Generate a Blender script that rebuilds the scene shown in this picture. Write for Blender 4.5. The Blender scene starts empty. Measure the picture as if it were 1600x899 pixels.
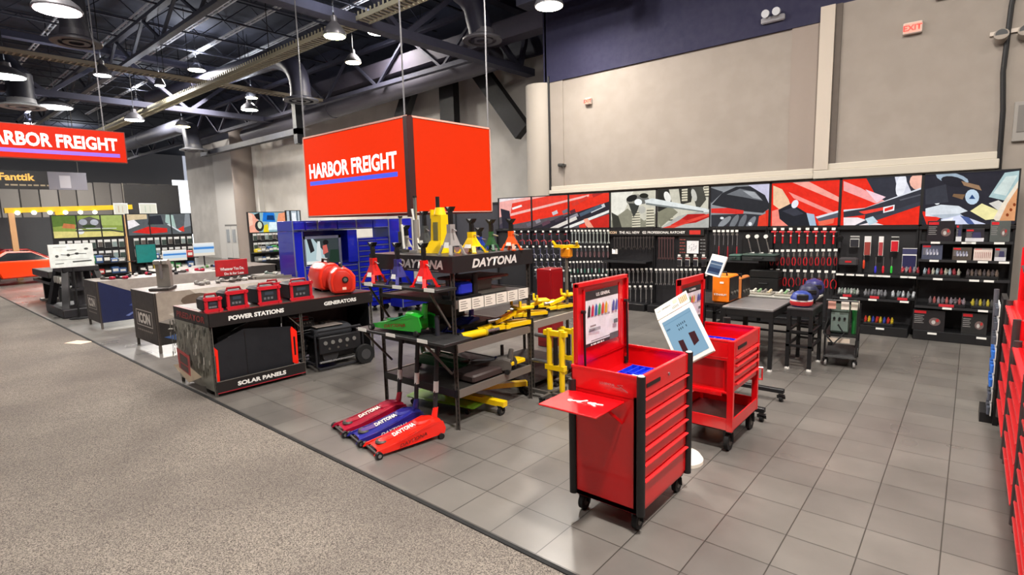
import bpy, math, random
from mathutils import Vector, Matrix
random.seed(7)
sc = bpy.context.scene
COL = sc.collection
# ---------------------------------------------------------------- camera (1600x899 frame, metres, eye at 2.2 m)
H = 2.2; F = 842.97
RX = Vector((0.76288421, 0.64601192, -0.0260055))
RD = Vector((0.06388517, -0.11534684, -0.99126878))
RF = Vector((-0.64337109, 0.75456193, -0.12926686))
cam = bpy.data.cameras.new('camera'); cam.sensor_width = 36; cam.lens = F / 1600 * 36; cam.clip_end = 300
co = bpy.data.objects.new('camera', cam); COL.objects.link(co)
m = Matrix((RX, -RD, -RF)).transposed().to_4x4(); m.translation = (0, 0, H); co.matrix_world = m
sc.camera = co
sc.view_settings.view_transform = 'Standard'; sc.view_settings.look = 'None'
sc.view_settings.gamma = 1; sc.view_settings.use_curve_mapping = False
sc.view_settings.exposure = 0.0
w = bpy.data.worlds.new('world'); sc.world = w; w.use_nodes = True
w.node_tree.nodes['Background'].inputs[0].default_value = (0.80, 0.85, 1.0, 1)
w.node_tree.nodes['Background'].inputs[1].default_value = 0.6
sc.cycles.use_denoising = True; sc.cycles.max_bounces = 6; sc.cycles.diffuse_bounces = 3
sc.cycles.sample_clamp_indirect = 4
LAMP_W = 245.0
# lines of sight meet known planes
def ray(u, v): return RX * ((u - 800) / F) + RD * ((v - 449.5) / F) + RF
def aty(u, v, y):
    d = ray(u, v); return Vector((0, 0, H)) + d * (y / d.y)
def atx(u, v, x):
    d = ray(u, v); return Vector((0, 0, H)) + d * (x / d.x)
def atz(u, v, z=0.0):
    d = ray(u, v); return Vector((0, 0, H)) + d * ((z - H) / d.z)
# ---------------------------------------------------------------- materials
def lin(h):
    h = h.lstrip('#'); o = []
    for i in (0, 2, 4):
        c = int(h[i:i+2], 16) / 255
        o.append(c / 12.92 if c <= .04045 else ((c + .055) / 1.055) ** 2.4)
    return (*o, 1)
_M = {}
def M(h, r=.5, metal=0., coat=0., emit=0.):
    k = (h, r, metal, coat, emit)
    if k in _M: return _M[k]
    mt = bpy.data.materials.new('paint_' + h.strip('#')); mt.use_nodes = True
    nt = mt.node_tree; b = nt.nodes['Principled BSDF']
    b.inputs['Base Color'].default_value = lin(h); b.inputs['Roughness'].default_value = r
    b.inputs['Metallic'].default_value = metal; b.inputs['Coat Weight'].default_value = coat
    if emit:
        b.inputs['Emission Color'].default_value = lin(h); b.inputs['Emission Strength'].default_value = emit
    elif r > .2 and not coat:   # fine wear in the gloss
        n = nt.nodes.new('ShaderNodeTexNoise'); n.inputs['Scale'].default_value = 9
        mr = nt.nodes.new('ShaderNodeMapRange'); mr.inputs[3].default_value = r * .82; mr.inputs[4].default_value = min(1, r * 1.2)
        tc = nt.nodes.new('ShaderNodeTexCoord')
        nt.links.new(tc.outputs['Object'], n.inputs['Vector'])
        nt.links.new(n.outputs['Fac'], mr.inputs[0]); nt.links.new(mr.outputs[0], b.inputs['Roughness'])
    _M[k] = mt; return mt
def print_mat(name, emit):
    mt = bpy.data.materials.new(name); mt.use_nodes = True; nt = mt.node_tree; b = nt.nodes['Principled BSDF']
    a = nt.nodes.new('ShaderNodeVertexColor'); a.layer_name = 'Col'
    if emit:
        b.inputs['Base Color'].default_value = (.002, .002, .002, 1)
        nt.links.new(a.outputs[0], b.inputs['Emission Color']); b.inputs['Emission Strength'].default_value = emit
    else: nt.links.new(a.outputs[0], b.inputs['Base Color'])
    b.inputs['Roughness'].default_value = .35
    if emit: b.inputs['Specular IOR Level'].default_value = .1; b.inputs['Roughness'].default_value = .8
    if name in ('backlit_print', 'printed_panel'):     # photographic grain of the big prints
        L = nt.links.new; n = nt.nodes.new('ShaderNodeTexNoise'); n.inputs['Scale'].default_value = 7; n.inputs['Detail'].default_value = 8; n.inputs['Roughness'].default_value = .7
        mr = nt.nodes.new('ShaderNodeMapRange'); mr.inputs[1].default_value = .3; mr.inputs[2].default_value = .7; mr.inputs[3].default_value = .84; mr.inputs[4].default_value = 1.14
        tc = nt.nodes.new('ShaderNodeTexCoord'); mx = nt.nodes.new('ShaderNodeVectorMath'); mx.operation = 'SCALE'
        L(tc.outputs['Object'], n.inputs['Vector']); L(n.outputs['Fac'], mr.inputs[0]); L(a.outputs[0], mx.inputs[0]); L(mr.outputs[0], mx.inputs['Scale'])
        L(mx.outputs[0], b.inputs['Emission Color' if emit else 'Base Color'])
    return mt
PRINT = print_mat('printed_panel', 0); LIT = print_mat('backlit_print', 1.06); PLAIN = print_mat('lit_plain_face', .97); SCREEN = print_mat('lit_screen', .9)
RED = M('#d80812', .28, 0, .4); DRED = M('#8c0a14', .35, 0, .3); ORED = M('#f02a10', .35, 0, .2); BLK = M('#121214', .45); BLK2 = M('#1c1b1e', .6)
RUB = M('#0c0c0d', .8); GRY = M('#6a6660', .45, .3); STEEL = M('#b9b9ba', .28, .9); DST = M('#55524e', .5, .4); WHT = M('#ece9e4', .5); YEL = M('#f2c808', .35, 0, .3)
GRN = M('#1f8f2a', .3, 0, .4); BLU = M('#0b22c8', .3, 0, .4); NAVY = M('#1d1d5e', .3, 0, .4); ORG = M('#f07010', .4)
# ---------------------------------------------------------------- mesh builder
class MB:
    def __init__(s): s.v = []; s.f = []; s.m = []; s.c = []; s.mats = []; s.T = Matrix.Identity(4)
    def at(s, loc=(0, 0, 0), rz=0, rx=0, ry=0, sc=1):
        s.T = Matrix.Translation(loc) @ Matrix.Rotation(rz, 4, 'Z') @ Matrix.Rotation(ry, 4, 'Y') @ Matrix.Rotation(rx, 4, 'X') @ Matrix.Scale(sc, 4); return s
    def mi(s, mt):
        if mt not in s.mats: s.mats.append(mt)
        return s.mats.index(mt)
    def add(s, vs, fs, mt, col=None):
        b = len(s.v); s.v += [s.T @ Vector(p) for p in vs]; k = s.mi(mt)
        for f in fs: s.f.append([b + i for i in f]); s.m.append(k); s.c.append(col or (1, 1, 1, 1))
        return s
    def box(s, x0, x1, y0, y1, z0, z1, mt, b=0):
        if b:
            b = min(b, (x1-x0)/2.01, (y1-y0)/2.01, (z1-z0)/2.01); vs = []; fs = []
            def r(z, i):
                n = len(vs)
                for p in ((x0+i+b, y0+i), (x1-i-b, y0+i), (x1-i, y0+i+b), (x1-i, y1-i-b), (x1-i-b, y1-i), (x0+i+b, y1-i), (x0+i, y1-i-b), (x0+i, y0+i+b)): vs.append((*p, z))
                return n
            a = [r(z0, b*.9 if b < min(x1-x0, y1-y0)/4 else 0), r(z0+b, 0), r(z1-b, 0), r(z1, b*.9 if b < min(x1-x0, y1-y0)/4 else 0)]
            for k in range(3):
                for j in range(8): fs.append((a[k]+j, a[k]+(j+1) % 8, a[k+1]+(j+1) % 8, a[k+1]+j))
            fs += [tuple(range(a[0]+7, a[0]-1, -1)), tuple(range(a[3], a[3]+8))]
            return s.add(vs, fs, mt)
        return s.add([(x0,y0,z0),(x1,y0,z0),(x1,y1,z0),(x0,y1,z0),(x0,y0,z1),(x1,y0,z1),(x1,y1,z1),(x0,y1,z1)],
                     [(3,2,1,0),(4,5,6,7),(0,1,5,4),(1,2,6,5),(2,3,7,6),(3,0,4,7)], mt)
    def cyl(s, p, q, r, mt, r2=None, n=10, caps=True):
        p = Vector(p); q = Vector(q); r2 = r if r2 is None else r2; d = (q - p).normalized()
        a = d.orthogonal().normalized(); c = d.cross(a); vs = []
        for o, rr in ((p, r), (q, r2)):
            for i in range(n):
                t = 2 * math.pi * i / n; vs.append(o + (a * math.cos(t) + c * math.sin(t)) * rr)
        fs = [(i, (i+1) % n, n + (i+1) % n, n + i) for i in range(n)]
        if caps: fs += [tuple(range(n-1, -1, -1)), tuple(range(n, 2*n))]
        return s.add(vs, fs, mt)
    def bar(s, p, q, wd, th, mt, up=(0, 0, 1)):
        p = Vector(p); q = Vector(q); d = (q - p).normalized(); up = Vector(up)
        if abs(d.dot(up)) > .97: up = Vector((1, 0, 0))
        a = d.cross(up).normalized() * wd / 2; c = d.cross(a).normalized() * th / 2
        vs = [p-a-c, p+a-c, p+a+c, p-a+c, q-a-c, q+a-c, q+a+c, q-a+c]
        return s.add(vs, [(3,2,1,0),(4,5,6,7),(0,1,5,4),(1,2,6,5),(2,3,7,6),(3,0,4,7)], mt)
    def tube(s, pts, r, mt, n=6, closed=False):
        pts = [Vector(p) for p in pts]; L = len(pts); vs = []; fs = []; prev = None
        for k, p in enumerate(pts):
            d = (pts[(k+1) % L] - pts[k-1]) if closed or 0 < k < L-1 else (pts[1]-pts[0] if k == 0 else pts[-1]-pts[-2])
            d.normalize(); a = d.orthogonal().normalized() if prev is None else (prev - d * prev.dot(d)).normalized(); prev = a; c = d.cross(a)
            for i in range(n):
                t = 2*math.pi*i/n; vs.append(p + (a*math.cos(t) + c*math.sin(t)) * r)
        for k in range(L if closed else L-1):
            for i in range(n):
                e = ((k+1) % L)*n; fs.append((k*n+i, k*n+(i+1) % n, e+(i+1) % n, e+i))
        if not closed: fs += [tuple(range(n-1, -1, -1)), tuple(range((L-1)*n, L*n))]
        return s.add(vs, fs, mt)
    def prism(s, poly, ax, a, b, mt):           # outline in the two other axes, pushed from a to b along ax
        def P(u, v, t): return {'x': (t, u, v), 'y': (u, t, v), 'z': (u, v, t)}[ax]
        n = len(poly); vs = [P(*p, a) for p in poly] + [P(*p, b) for p in poly]
        return s.add(vs, [tuple(range(n-1, -1, -1)), tuple(range(n, 2*n))] + [(i, (i+1) % n, n+(i+1) % n, n+i) for i in range(n)], mt)
    def loft(s, secs, mt, cap=True):            # list of rings with the same number of points
        n = len(secs[0]); vs = [p for r in secs for p in r]; fs = []
        for k in range(len(secs)-1):
            for i in range(n): fs.append((k*n+i, k*n+(i+1) % n, (k+1)*n+(i+1) % n, (k+1)*n+i))
        if cap: fs += [tuple(range(n-1, -1, -1)), tuple(range((len(secs)-1)*n, len(secs)*n))]
        return s.add(vs, fs, mt)
    def lathe(s, prof, mt, n=20, o=(0, 0, 0)):
        return s.loft([[(o[0]+r*math.cos(2*math.pi*i/n), o[1]+r*math.sin(2*math.pi*i/n), o[2]+z) for i in range(n)] for r, z in prof], mt)
    def mesh(s, name, smooth=False):
        me = bpy.data.meshes.new(name); me.from_pydata([tuple(p) for p in s.v], [], s.f)
        for mt in s.mats: me.materials.append(mt)
        me.polygons.foreach_set('material_index', s.m)
        if any(c != (1, 1, 1, 1) for c in s.c):
            at = me.color_attributes.new('Col', 'FLOAT_COLOR', 'CORNER')
            for p in me.polygons:
                for l in p.loop_indices: at.data[l].color = s.c[p.index]
        import bmesh
        bm = bmesh.new(); bm.from_mesh(me); bmesh.ops.recalc_face_normals(bm, faces=bm.faces) if not any(c != (1, 1, 1, 1) for c in s.c) else None
        bm.to_mesh(me); bm.free()
        if smooth:
            me.polygons.foreach_set('use_smooth', [True]*len(me.polygons))
            me.set_sharp_from_angle(angle=math.radians(35))
        me.update(); return me
    def build(s, name, parent=None, smooth=True, **kw):
        return obj(name, s.mesh(name, smooth), parent, **kw)
def obj(name, me, parent=None, loc=None, rz=None, **kw):
    o = bpy.data.objects.new(name, me); COL.objects.link(o)
    if parent is not None: o.parent = parent
    if loc is not None: o.location = loc
    if rz is not None: o.rotation_euler = (0, 0, rz)
    for k, v in kw.items():
        if v: o[{'cat': 'category'}.get(k, k)] = v
    return o
def thing(name, label, cat, loc=(0, 0, 0), rz=0, group=None):
    return obj(name, None, None, loc, rz, label=label, cat=cat, group=group)
def copy_tree(o, parent=None, loc=None, rz=None, label=None, group=None, scale=None):
    c = o.copy(); COL.objects.link(c)
    if parent is not None: c.parent = parent
    if loc is not None: c.location = loc
    if rz is not None: c.rotation_euler = (0, 0, rz)
    if label: c['label'] = label
    if group: c['group'] = group
    if scale: c.scale = (scale,)*3
    for ch in KIDS(o): copy_tree(ch, c)
    return c
def KIDS(o): return [x for x in o.children]
def struct(name, mb, smooth=False): return mb.build(name, None, smooth, kind='structure')
ORD = 'first second third fourth fifth sixth seventh eighth ninth tenth eleventh twelfth thirteenth fourteenth fifteenth sixteenth seventeenth eighteenth nineteenth twentieth'.split()
# ---------------------------------------------------------------- writing and printed pictures
_T = {}
def text_obj(s, parent, o, r, u, h=None, wd=None, mt=WHT, bold=.0, shear=0, name='lettering', ext=.002, **kw):
    """writing centred at o, running along r with its tops towards u"""
    k = (s, bold, shear)
    if k not in _T:
        c = bpy.data.curves.new('t', 'FONT'); c.body = s; c.size = 1; c.offset = bold; c.shear = shear; c.resolution_u = 3
        c.align_x = 'CENTER'; c.align_y = 'CENTER'
        t = bpy.data.objects.new('t', c); COL.objects.link(t); bpy.context.view_layer.update()
        me = bpy.data.meshes.new_from_object(t.evaluated_get(bpy.context.evaluated_depsgraph_get())); bpy.data.objects.remove(t)
        xs = [v.co.x for v in me.vertices]; ys = [v.co.y for v in me.vertices]
        cx, cy = (max(xs)+min(xs))/2, (max(ys)+min(ys))/2
        for v in me.vertices: v.co.x -= cx; v.co.y -= cy
        _T[k] = (me, max(xs)-min(xs), max(ys)-min(ys))
    me0, W, Hh = _T[k]
    me = me0.copy(); me.name = name; me.materials.clear(); me.materials.append(mt)
    sx = (wd / W) if wd else h / Hh; sy = (h / Hh) if h else sx
    r = Vector(r).normalized(); u = Vector(u).normalized(); n = r.cross(u)
    for v in me.vertices: v.co = Vector(o) + r * v.co.x * sx + u * v.co.y * sy + n * ext
    return obj(name, me, parent, **kw)
def dashes(parent, o, r, u, wd, h, mt, name='fine_print', seed=1):
    """print too small to read in the photo, as word-long strokes centred at o"""
    R = random.Random(seed); r = Vector(r).normalized(); u = Vector(u).normalized(); n = r.cross(u); mb = MB(); x = -wd/2
    while x < wd/2 - h:
        L = min(wd/2-x, h*R.uniform(1.5, 4)); a = Vector(o)+n*.002
        mb.add([a+r*x-u*h/2, a+r*(x+L)-u*h/2, a+r*(x+L)+u*h/2, a+r*x+u*h/2], [(0, 1, 2, 3)], mt); x += L+h*.8
    return mb.build(name, parent, False)
def clip(poly, w, h):
    for ax, lim, sg in ((0, 0, 1), (0, w, -1), (1, 0, 1), (1, h, -1)):
        out = []; n = len(poly)
        for i in range(n):
            a, b = poly[i], poly[(i+1) % n]; da, db = (a[ax]-lim)*sg, (b[ax]-lim)*sg
            if da >= 0: out.append(a)
            if (da > 0) != (db > 0) and da != db:
                t = da/(da-db); out.append((a[0]+(b[0]-a[0])*t, a[1]+(b[1]-a[1])*t))
        poly = out
        if len(poly) < 3: return []
    return poly
def ell(cx, cy, rx, ry, rot=0, n=14, a0=0, a1=360):
    o = []; c, s_ = math.cos(math.radians(rot)), math.sin(math.radians(rot))
    for i in range(n):
        t = math.radians(a0 + (a1-a0)*i/n); x, y = rx*math.cos(t), ry*math.sin(t); o.append((cx+x*c-y*s_, cy+x*s_+y*c))
    return o
def strip(pts, wd):
    a, b = [], []
    for i, p in enumerate(pts):
        q0 = pts[max(0, i-1)]; q1 = pts[min(len(pts)-1, i+1)]; dx, dy = q1[0]-q0[0], q1[1]-q0[1]; L = math.hypot(dx, dy) or 1
        a.append((p[0]-dy/L*wd/2, p[1]+dx/L*wd/2)); b.append((p[0]+dy/L*wd/2, p[1]-dx/L*wd/2))
    return a + b[::-1]
def art(name, parent, o, r, u, w, h, items, mt, step=.0006, **kw):
    """a flat printed picture w x h whose lower corner is o; items = (colour, outline in 0..w, 0..h)"""
    r = Vector(r).normalized(); u = Vector(u).normalized(); n = r.cross(u); mb = MB()
    for k, (c, poly) in enumerate(items):
        poly = clip(poly, w, h)
        if len(poly) < 3: continue
        area = sum(poly[i][0]*poly[(i+1) % len(poly)][1]-poly[(i+1) % len(poly)][0]*poly[i][1] for i in range(len(poly)))
        if area < 0: poly = poly[::-1]
        mb.add([Vector(o)+r*x+u*y+n*(step*(k+1)) for x, y in poly], [tuple(range(len(poly)))], mt, lin(c))
    return obj(name, mb.mesh(name), parent, **kw)
def full(w, h): return [(0, 0), (w, 0), (w, h), (0, h)]
# ================================================================ SETTING
def floor_mat():
    mt = bpy.data.materials.new('grey_rubber_tiles'); mt.use_nodes = True; nt = mt.node_tree; b = nt.nodes['Principled BSDF']; N = nt.nodes.new; L = nt.links.new
    tc = N('ShaderNodeTexCoord'); mp = N('ShaderNodeMapping'); mp.inputs['Location'].default_value = (.0206, -2.575, 0); L(tc.outputs['Object'], mp.inputs[0])
    br = N('ShaderNodeTexBrick'); br.offset = 0; br.squash = 1
    for k, v in dict(Scale=1, **{'Mortar Size': .004, 'Mortar Smooth': .1, 'Bias': 0, 'Brick Width': .4063, 'Row Height': .4063}).items(): br.inputs[k].default_value = v
    br.inputs['Color1'].default_value = lin('#6b6762'); br.inputs['Color2'].default_value = lin('#615d59'); br.inputs['Mortar'].default_value = lin('#3a3733')
    L(mp.outputs[0], br.inputs['Vector'])
    n = N('ShaderNodeTexNoise'); n.inputs['Scale'].default_value = 1.6; n.inputs['Detail'].default_value = 5; n.inputs['Roughness'].default_value = .55; L(tc.outputs['Object'], n.inputs[0])
    mx = N('ShaderNodeMixRGB'); mx.blend_type = 'OVERLAY'; mx.inputs[0].default_value = .38; L(br.outputs[0], mx.inputs[1]); L(n.outputs['Fac'], mx.inputs[2]); L(mx.outputs[0], b.inputs['Base Color'])
    mr = N('ShaderNodeMapRange'); mr.inputs[1].default_value = .3; mr.inputs[2].default_value = .7; mr.inputs[3].default_value = .26; mr.inputs[4].default_value = .4; n3 = N('ShaderNodeTexNoise'); n3.inputs['Scale'].default_value = .9; n3.inputs['Detail'].default_value = 2; L(tc.outputs['Object'], n3.inputs[0]); L(n3.outputs['Fac'], mr.inputs[0]); L(mr.outputs[0], b.inputs['Roughness'])
    bp = N('ShaderNodeBump'); bp.inputs['Strength'].default_value = .35; bp.inputs['Distance'].default_value = .004; bp.invert = True; L(br.outputs['Fac'], bp.inputs['Height']); L(bp.outputs[0], b.inputs['Normal'])
    return mt
def noise_mat(name, c1, c2, scale, c3=None, big=1.0, rough=.9, bump=0, mixf=.35):
    mt = bpy.data.materials.new(name); mt.use_nodes = True; nt = mt.node_tree; b = nt.nodes['Principled BSDF']; N = nt.nodes.new; L = nt.links.new
    tc = N('ShaderNodeTexCoord'); n = N('ShaderNodeTexNoise'); n.inputs['Scale'].default_value = scale; n.inputs['Detail'].default_value = 3; L(tc.outputs['Object'], n.inputs[0])
    r = N('ShaderNodeValToRGB'); r.color_ramp.elements[0].position = .36; r.color_ramp.elements[1].position = .64; r.color_ramp.elements[0].color = lin(c1); r.color_ramp.elements[1].color = lin(c2); L(n.outputs['Fac'], r.inputs[0])
    out = r.outputs[0]
    if c3:
        n2 = N('ShaderNodeTexNoise'); n2.inputs['Scale'].default_value = big; n2.inputs['Detail'].default_value = 5; L(tc.outputs['Object'], n2.inputs[0])
        mr = N('ShaderNodeMapRange'); mr.inputs[1].default_value = .4; mr.inputs[2].default_value = .65; mr.inputs[3].default_value = 0; mr.inputs[4].default_value = mixf; L(n2.outputs['Fac'], mr.inputs[0])
        mx = N('ShaderNodeMixRGB'); L(mr.outputs[0], mx.inputs[0]); L(out, mx.inputs[1]); mx.inputs[2].default_value = lin(c3); out = mx.outputs[0]
    L(out, b.inputs['Base Color']); b.inputs['Roughness'].default_value = rough
    if bump:
        bp = N('ShaderNodeBump'); bp.inputs['Strength'].default_value = bump; bp.inputs['Distance'].default_value = .01; L(n.outputs['Fac'], bp.inputs['Height']); L(bp.outputs[0], b.inputs['Normal'])
    return mt
FLOOR = floor_mat(); CARPET = noise_mat('speckled_carpet', '#3d3733', '#8f867c', 130, '#4c4541', .7, .95, .3, .5)
WALL = noise_mat('beige_plaster', '#938a81', '#999087', 3, '#8d847b', .5, .85); NAVYW = M('#23223e', .8); SILL = M('#c4bcae', .7)
DECK = noise_mat('dark_deck', '#20222d', '#2c2e3a', 2, None, 1, .8); BEAM = M('#3d3e50', .7); DARKB = M('#2b2c3c', .6)
GREYW = noise_mat('grey_concrete', '#b9b5af', '#c6c2bc', 1.5, '#aeaaa4', .4, .85)
EDGE = 2.555
struct('floor', MB().box(-70, 9, EDGE, 40, -.1, 0, FLOOR))
struct('floor_carpet', MB().box(-70, 9, -14, EDGE, -.1, .004, CARPET))
struct('trim_1', MB().box(-70, 3, EDGE-.035, EDGE, 0, .012, RUB))
# side and end walls
YW = 12.2
wb = MB(); wb.box(-8.93, -2.42, YW, YW+.3, 0, 5.74, WALL); wb.box(-8.93, -8.45, YW-.03, YW, 2.93, 5.74, WALL); wb.box(-2.95, -2.42, YW-.03, YW, 2.93, 5.74, M('#93877e', .85)); struct('wall_back', wb)
struct('wall_back_right', MB().box(-2.42, 9.2, YW-.16, YW+.3, 0, 5.95, WALL))
struct('wall_upper', MB().box(-9.0, 9.2, YW-.05, YW+.35, 5.74, 10.4, NAVYW).box(-9.05, -8.95, YW-.05, 15, 5.74, 10.4, NAVYW))
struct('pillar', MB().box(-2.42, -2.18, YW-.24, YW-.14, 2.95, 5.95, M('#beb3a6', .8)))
struct('trim_2', MB().box(-8.9, -2.42, YW-.10, YW, 2.80, 2.90, SILL, .01).box(-8.9, -2.42, YW-.06, YW, 2.90, 3.0, SILL, .01))
struct('trim_3', MB().box(-2.42, .27, YW-.26, YW-.15, 2.78, 2.94, SILL, .01).box(-2.42, .27, YW-.21, YW-.15, 2.94, 3.06, SILL, .01))
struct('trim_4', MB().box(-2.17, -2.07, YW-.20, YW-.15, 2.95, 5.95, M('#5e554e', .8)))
cm = MB(); cm.cyl((-9.3, 12.35, 0), (-9.3, 12.35, 5.75), .42, M('#a29a90', .8), n=28); struct('column', cm, True)
struct('wall_back_left', MB().box(-43, -9.0, 15, 15.3, 0, 7.5, GREYW).box(-43, -9, 14.9, 15.3, 7.5, 10.4, DARKB).box(-37.6, -31.6, 14.7, 15, 0, 7.4, M('#c8c5c0', .85)))
struct('column', MB().cyl((-32.6, 14.4, 0), (-32.6, 14.4, 7.6), .62, M('#8a7f78', .8), n=24), True)
dm = MB(); dm.box(-36.4, -32.9, 14.6, 14.72, 0, 2.2, M('#6e6c6a', .6))
for i in range(4): dm.box(-36.3+i*.87, -35.5+i*.87, 14.56, 14.6, .1, 2.1, M('#c6c4c0', .5), .01).box(-36.1+i*.87, -35.7+i*.87, 14.53, 14.56, 1.1, 1.9, M('#9ba0a4', .3))
struct('door_1', dm)
struct('wall_end', MB().box(-70, -69.7, -14, 24, 0, 10.4, M('#aaa6a2', .9)))
pm = MB()
for i in range(14):
    y = 2 + i*1.25; pm.box(-60.2, -60, y, y+1.15, 0, 6.2+.05*(i % 2), M('#8f8983' if i % 2 else '#a39d97', .85))
struct('partition_panels', pm)
struct('window_1', MB().box(-47, -46.9, 15.3, 17.3, 0, 5.7, M('#f6fbff', .5, 0, 0, 1.6)))
struct('wall_right', MB().box(9, 9.2, -14, 12.4, 0, 10.4, WALL))
struct('wall_front', MB().box(-30, 9, -14.2, -14, 0, 10.4, M('#9b938a', .9)))
struct('ceiling', MB().box(-70, 9.2, -14, 40, 10.2, 10.4, DECK))
# dark booth walls far behind
for (x, y0, y1, z1) in ((-34, 8.75, 11.35, 4.45),):
    b_ = thing('black_booth_wall', 'tall black booth wall standing in front of the bright doorway', 'booth wall', (x, 0, 0))
    MB().box(-.1, 0, y0, y1, 0, z1, BLK2).build('wall_panel', b_); MB().box(-.12, .03, y0-.05, y0, 0, z1+.05, GRY).build('edge_post', b_)
# ---------------------------------------------------------------- roof steel, one beam a structure of its own
def truss(axis, c, a, b, z0, z1, step, wd, mt, dz=.06):
    mb = MB(); P = (lambda t, z: (t, c, z)) if axis == 'x' else (lambda t, z: (c, t, z))
    mb.bar(P(a, z0), P(b, z0), wd, dz, mt); mb.bar(P(a, z1), P(b, z1), wd, dz, mt); t = a; k = 0
    while t < b - .01:
        e = min(b, t+step); mb.bar(P(t, z0 if k % 2 else z1), P(e, z1 if k % 2 else z0), wd*.45, dz*.6, mt); t = e; k += 1
    struct('ceiling_truss', mb)
JO = M('#2e2f3a', .7); PALE = M('#c4c4c8', .5)
for x in [-52, -46, -40] + [-36+2.2*i for i in range(16)]: truss('y', x, -10, 20, 9.35, 10.1, .9, .07, JO, .05)
for x, z0 in ((-11.7, 7.0), (-26.5, 7.2)): truss('y', x, -12, 15, z0, z0+1.9, 2.4, .34, BEAM, .22)
truss('x', 6.9, -48, -8, 8.3, 9.3, 1.6, .2, M('#3d3e48', .5), .12)
truss('x', 12.9, -48, -12, 7.2, 8.6, 1.8, .2, BEAM, .14)
for k, y in enumerate((-1.5, .8, 3.1, 5.0, 6.75, 8.45, 9.75, 11.4)):
    mb = MB(); mb.bar((-48 if k % 2 else -44, y, 9.5), (-9, y, 9.5), .05, .05, PALE); mb.bar((-48 if k % 2 else -44, y+.13, 9.5), (-9, y+.13, 9.5), .05, .05, PALE)
    t = -44
    while t < -9: mb.bar((t, y, 9.5), (t, y+.13, 9.5), .04, .03, PALE); t += .45
    struct('ceiling_strut_channel', mb)
# ribbed cable trays and ducts
def tray(p, q, wd, mt, name, label):
    t = thing(name, label, 'duct', p); p = Vector(p); d = Vector(q)-p; L = d.length; d.normalize(); s_ = Vector((-d.y, d.x, 0)); mb = MB()
    for sg in (-1, 1): mb.bar(s_*sg*wd/2, d*L+s_*sg*wd/2, .03, .1, mt)
    mb.bar((0, 0, -.02), d*L+Vector((0, 0, -.02)), wd*.5, .03, M('#55524c', .6)); mb.build('side_rails', t)
    mb = MB(); k = 0.
    while k < L: mb.bar(d*k-s_*wd/2+Vector((0, 0, -.04)), d*k+s_*wd/2+Vector((0, 0, -.04)), .05, .03, mt).bar(d*k+s_*wd/2, d*k+s_*wd/2+Vector((0, 0, .14)), .03, .03, mt); k += .16
    mb.build('rungs', t)
    k = 1.
    while k < L: MB().cyl(d*k, d*k+Vector((0, 0, 3.0)), .012, BLK, n=5).build('hanger_rod', t); k += 6
TR = M('#a39d86', .5, .2)
tray((-9.2, 8.25, 7.0), (-47, 8.0, 7.0), .36, TR, 'cable_tray', 'long pale ribbed cable tray running down the hall over the hanging sign')
tray((-21.2, 0, 7.25), (-21.2, 13.0, 7.25), .36, M('#857a68', .6), 'cable_tray', 'rust-toned ribbed cable tray crossing under the long pale tray')
def duct(pts, r, mt, label, boot=None):
    t = thing('air_duct', label, 'duct', pts[0]); P = [Vector(p)-Vector(pts[0]) for p in pts]
    MB().tube(P, r, mt, 16).build('duct_pipe', t)
    mb = MB()
    mb.cyl(P[0].lerp(P[1], .45), P[0].lerp(P[1], .47), r*1.06, mt, n=16)
    mb.build('joint_collar', t)
    for i_, q_ in enumerate((P[0].lerp(P[1], .3), P[0].lerp(P[1], .8))): MB().cyl(q_+Vector((0, 0, r*.9)), (q_.x, q_.y, 10.2-pts[0][2]), .015, BLK, n=5).build('hanger_rod', t)
    if boot:
        e = P[-1]; MB().lathe([(r, .25), (r*1.05, .1), (r*1.7, .0), (r*1.7, -.05), (r*1.2, -.05), (r*1.2, .02), (r*.9, .02), (r*.9, -.05), (r*.5, -.05), (r*.5, .02), (.02, .02)], boot, 24, e).build('diffuser', t)
DU = M('#3a3a4c', .5)
def arc(x0, y0, z, x1, y1, z1, n=6):
    return [(x0+(x1-x0)*math.sin(i/n*math.pi/2), y0+(y1-y0)*math.sin(i/n*math.pi/2), z1+(z-z1)*math.cos(i/n*math.pi/2)) for i in range(n+1)]
duct([(-13.8, 9.0, 9.0), (-12.4, 10.6, 9.0)] + arc(-12.4, 10.6, 9.0, -11.3, 12.0, 8.0) + [(-11.2, 12.1, 7.35)], .34, DU, 'curved navy air duct ending in a round diffuser near the beige wall', M('#77757d', .5))
duct([(-31, 9.6, 8.4), (-21, 10.6, 8.4)] + arc(-21, 10.6, 8.4, -19.2, 10.8, 7.2) + [(-19.2, 10.8, 6.7)], .36, DU, 'dark air duct bending down under the trays, behind two bright lamps', M('#3c3c46', .5))
duct([(-20.5, -3, 8.3), (-18.2, 3.2, 8.3), (-17.6, 3.9, 7.9), (-17.6, 3.9, 6.9)], .32, M('#26252e', .5), 'black vertical duct drop beneath the large pink-rimmed lamp', M('#35333c', .5))
duct([(-30, -2, 8.3), (-26.5, 3.7, 8.2), (-26.2, 4.0, 7.6), (-26.2, 4.0, 6.6)], .4, M('#292a36', .5), 'black duct drop by the lamp above the long red banner', M('#9a9a9e', .5))
duct([(-45, 11.5, 7.6), (-33.5, 11.6, 7.6), (-32.2, 11.6, 7.3), (-31.9, 11.6, 6.2)], .4, M('#4a4c58', .5), 'grey round duct bending down by the grey concrete wall', M('#55565c', .5))
duct([(-30, 13.6, 6.9), (-12, 13.6, 7.3)], .38, M('#56545e', .5), 'long straight air duct along the far grey wall')
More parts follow.
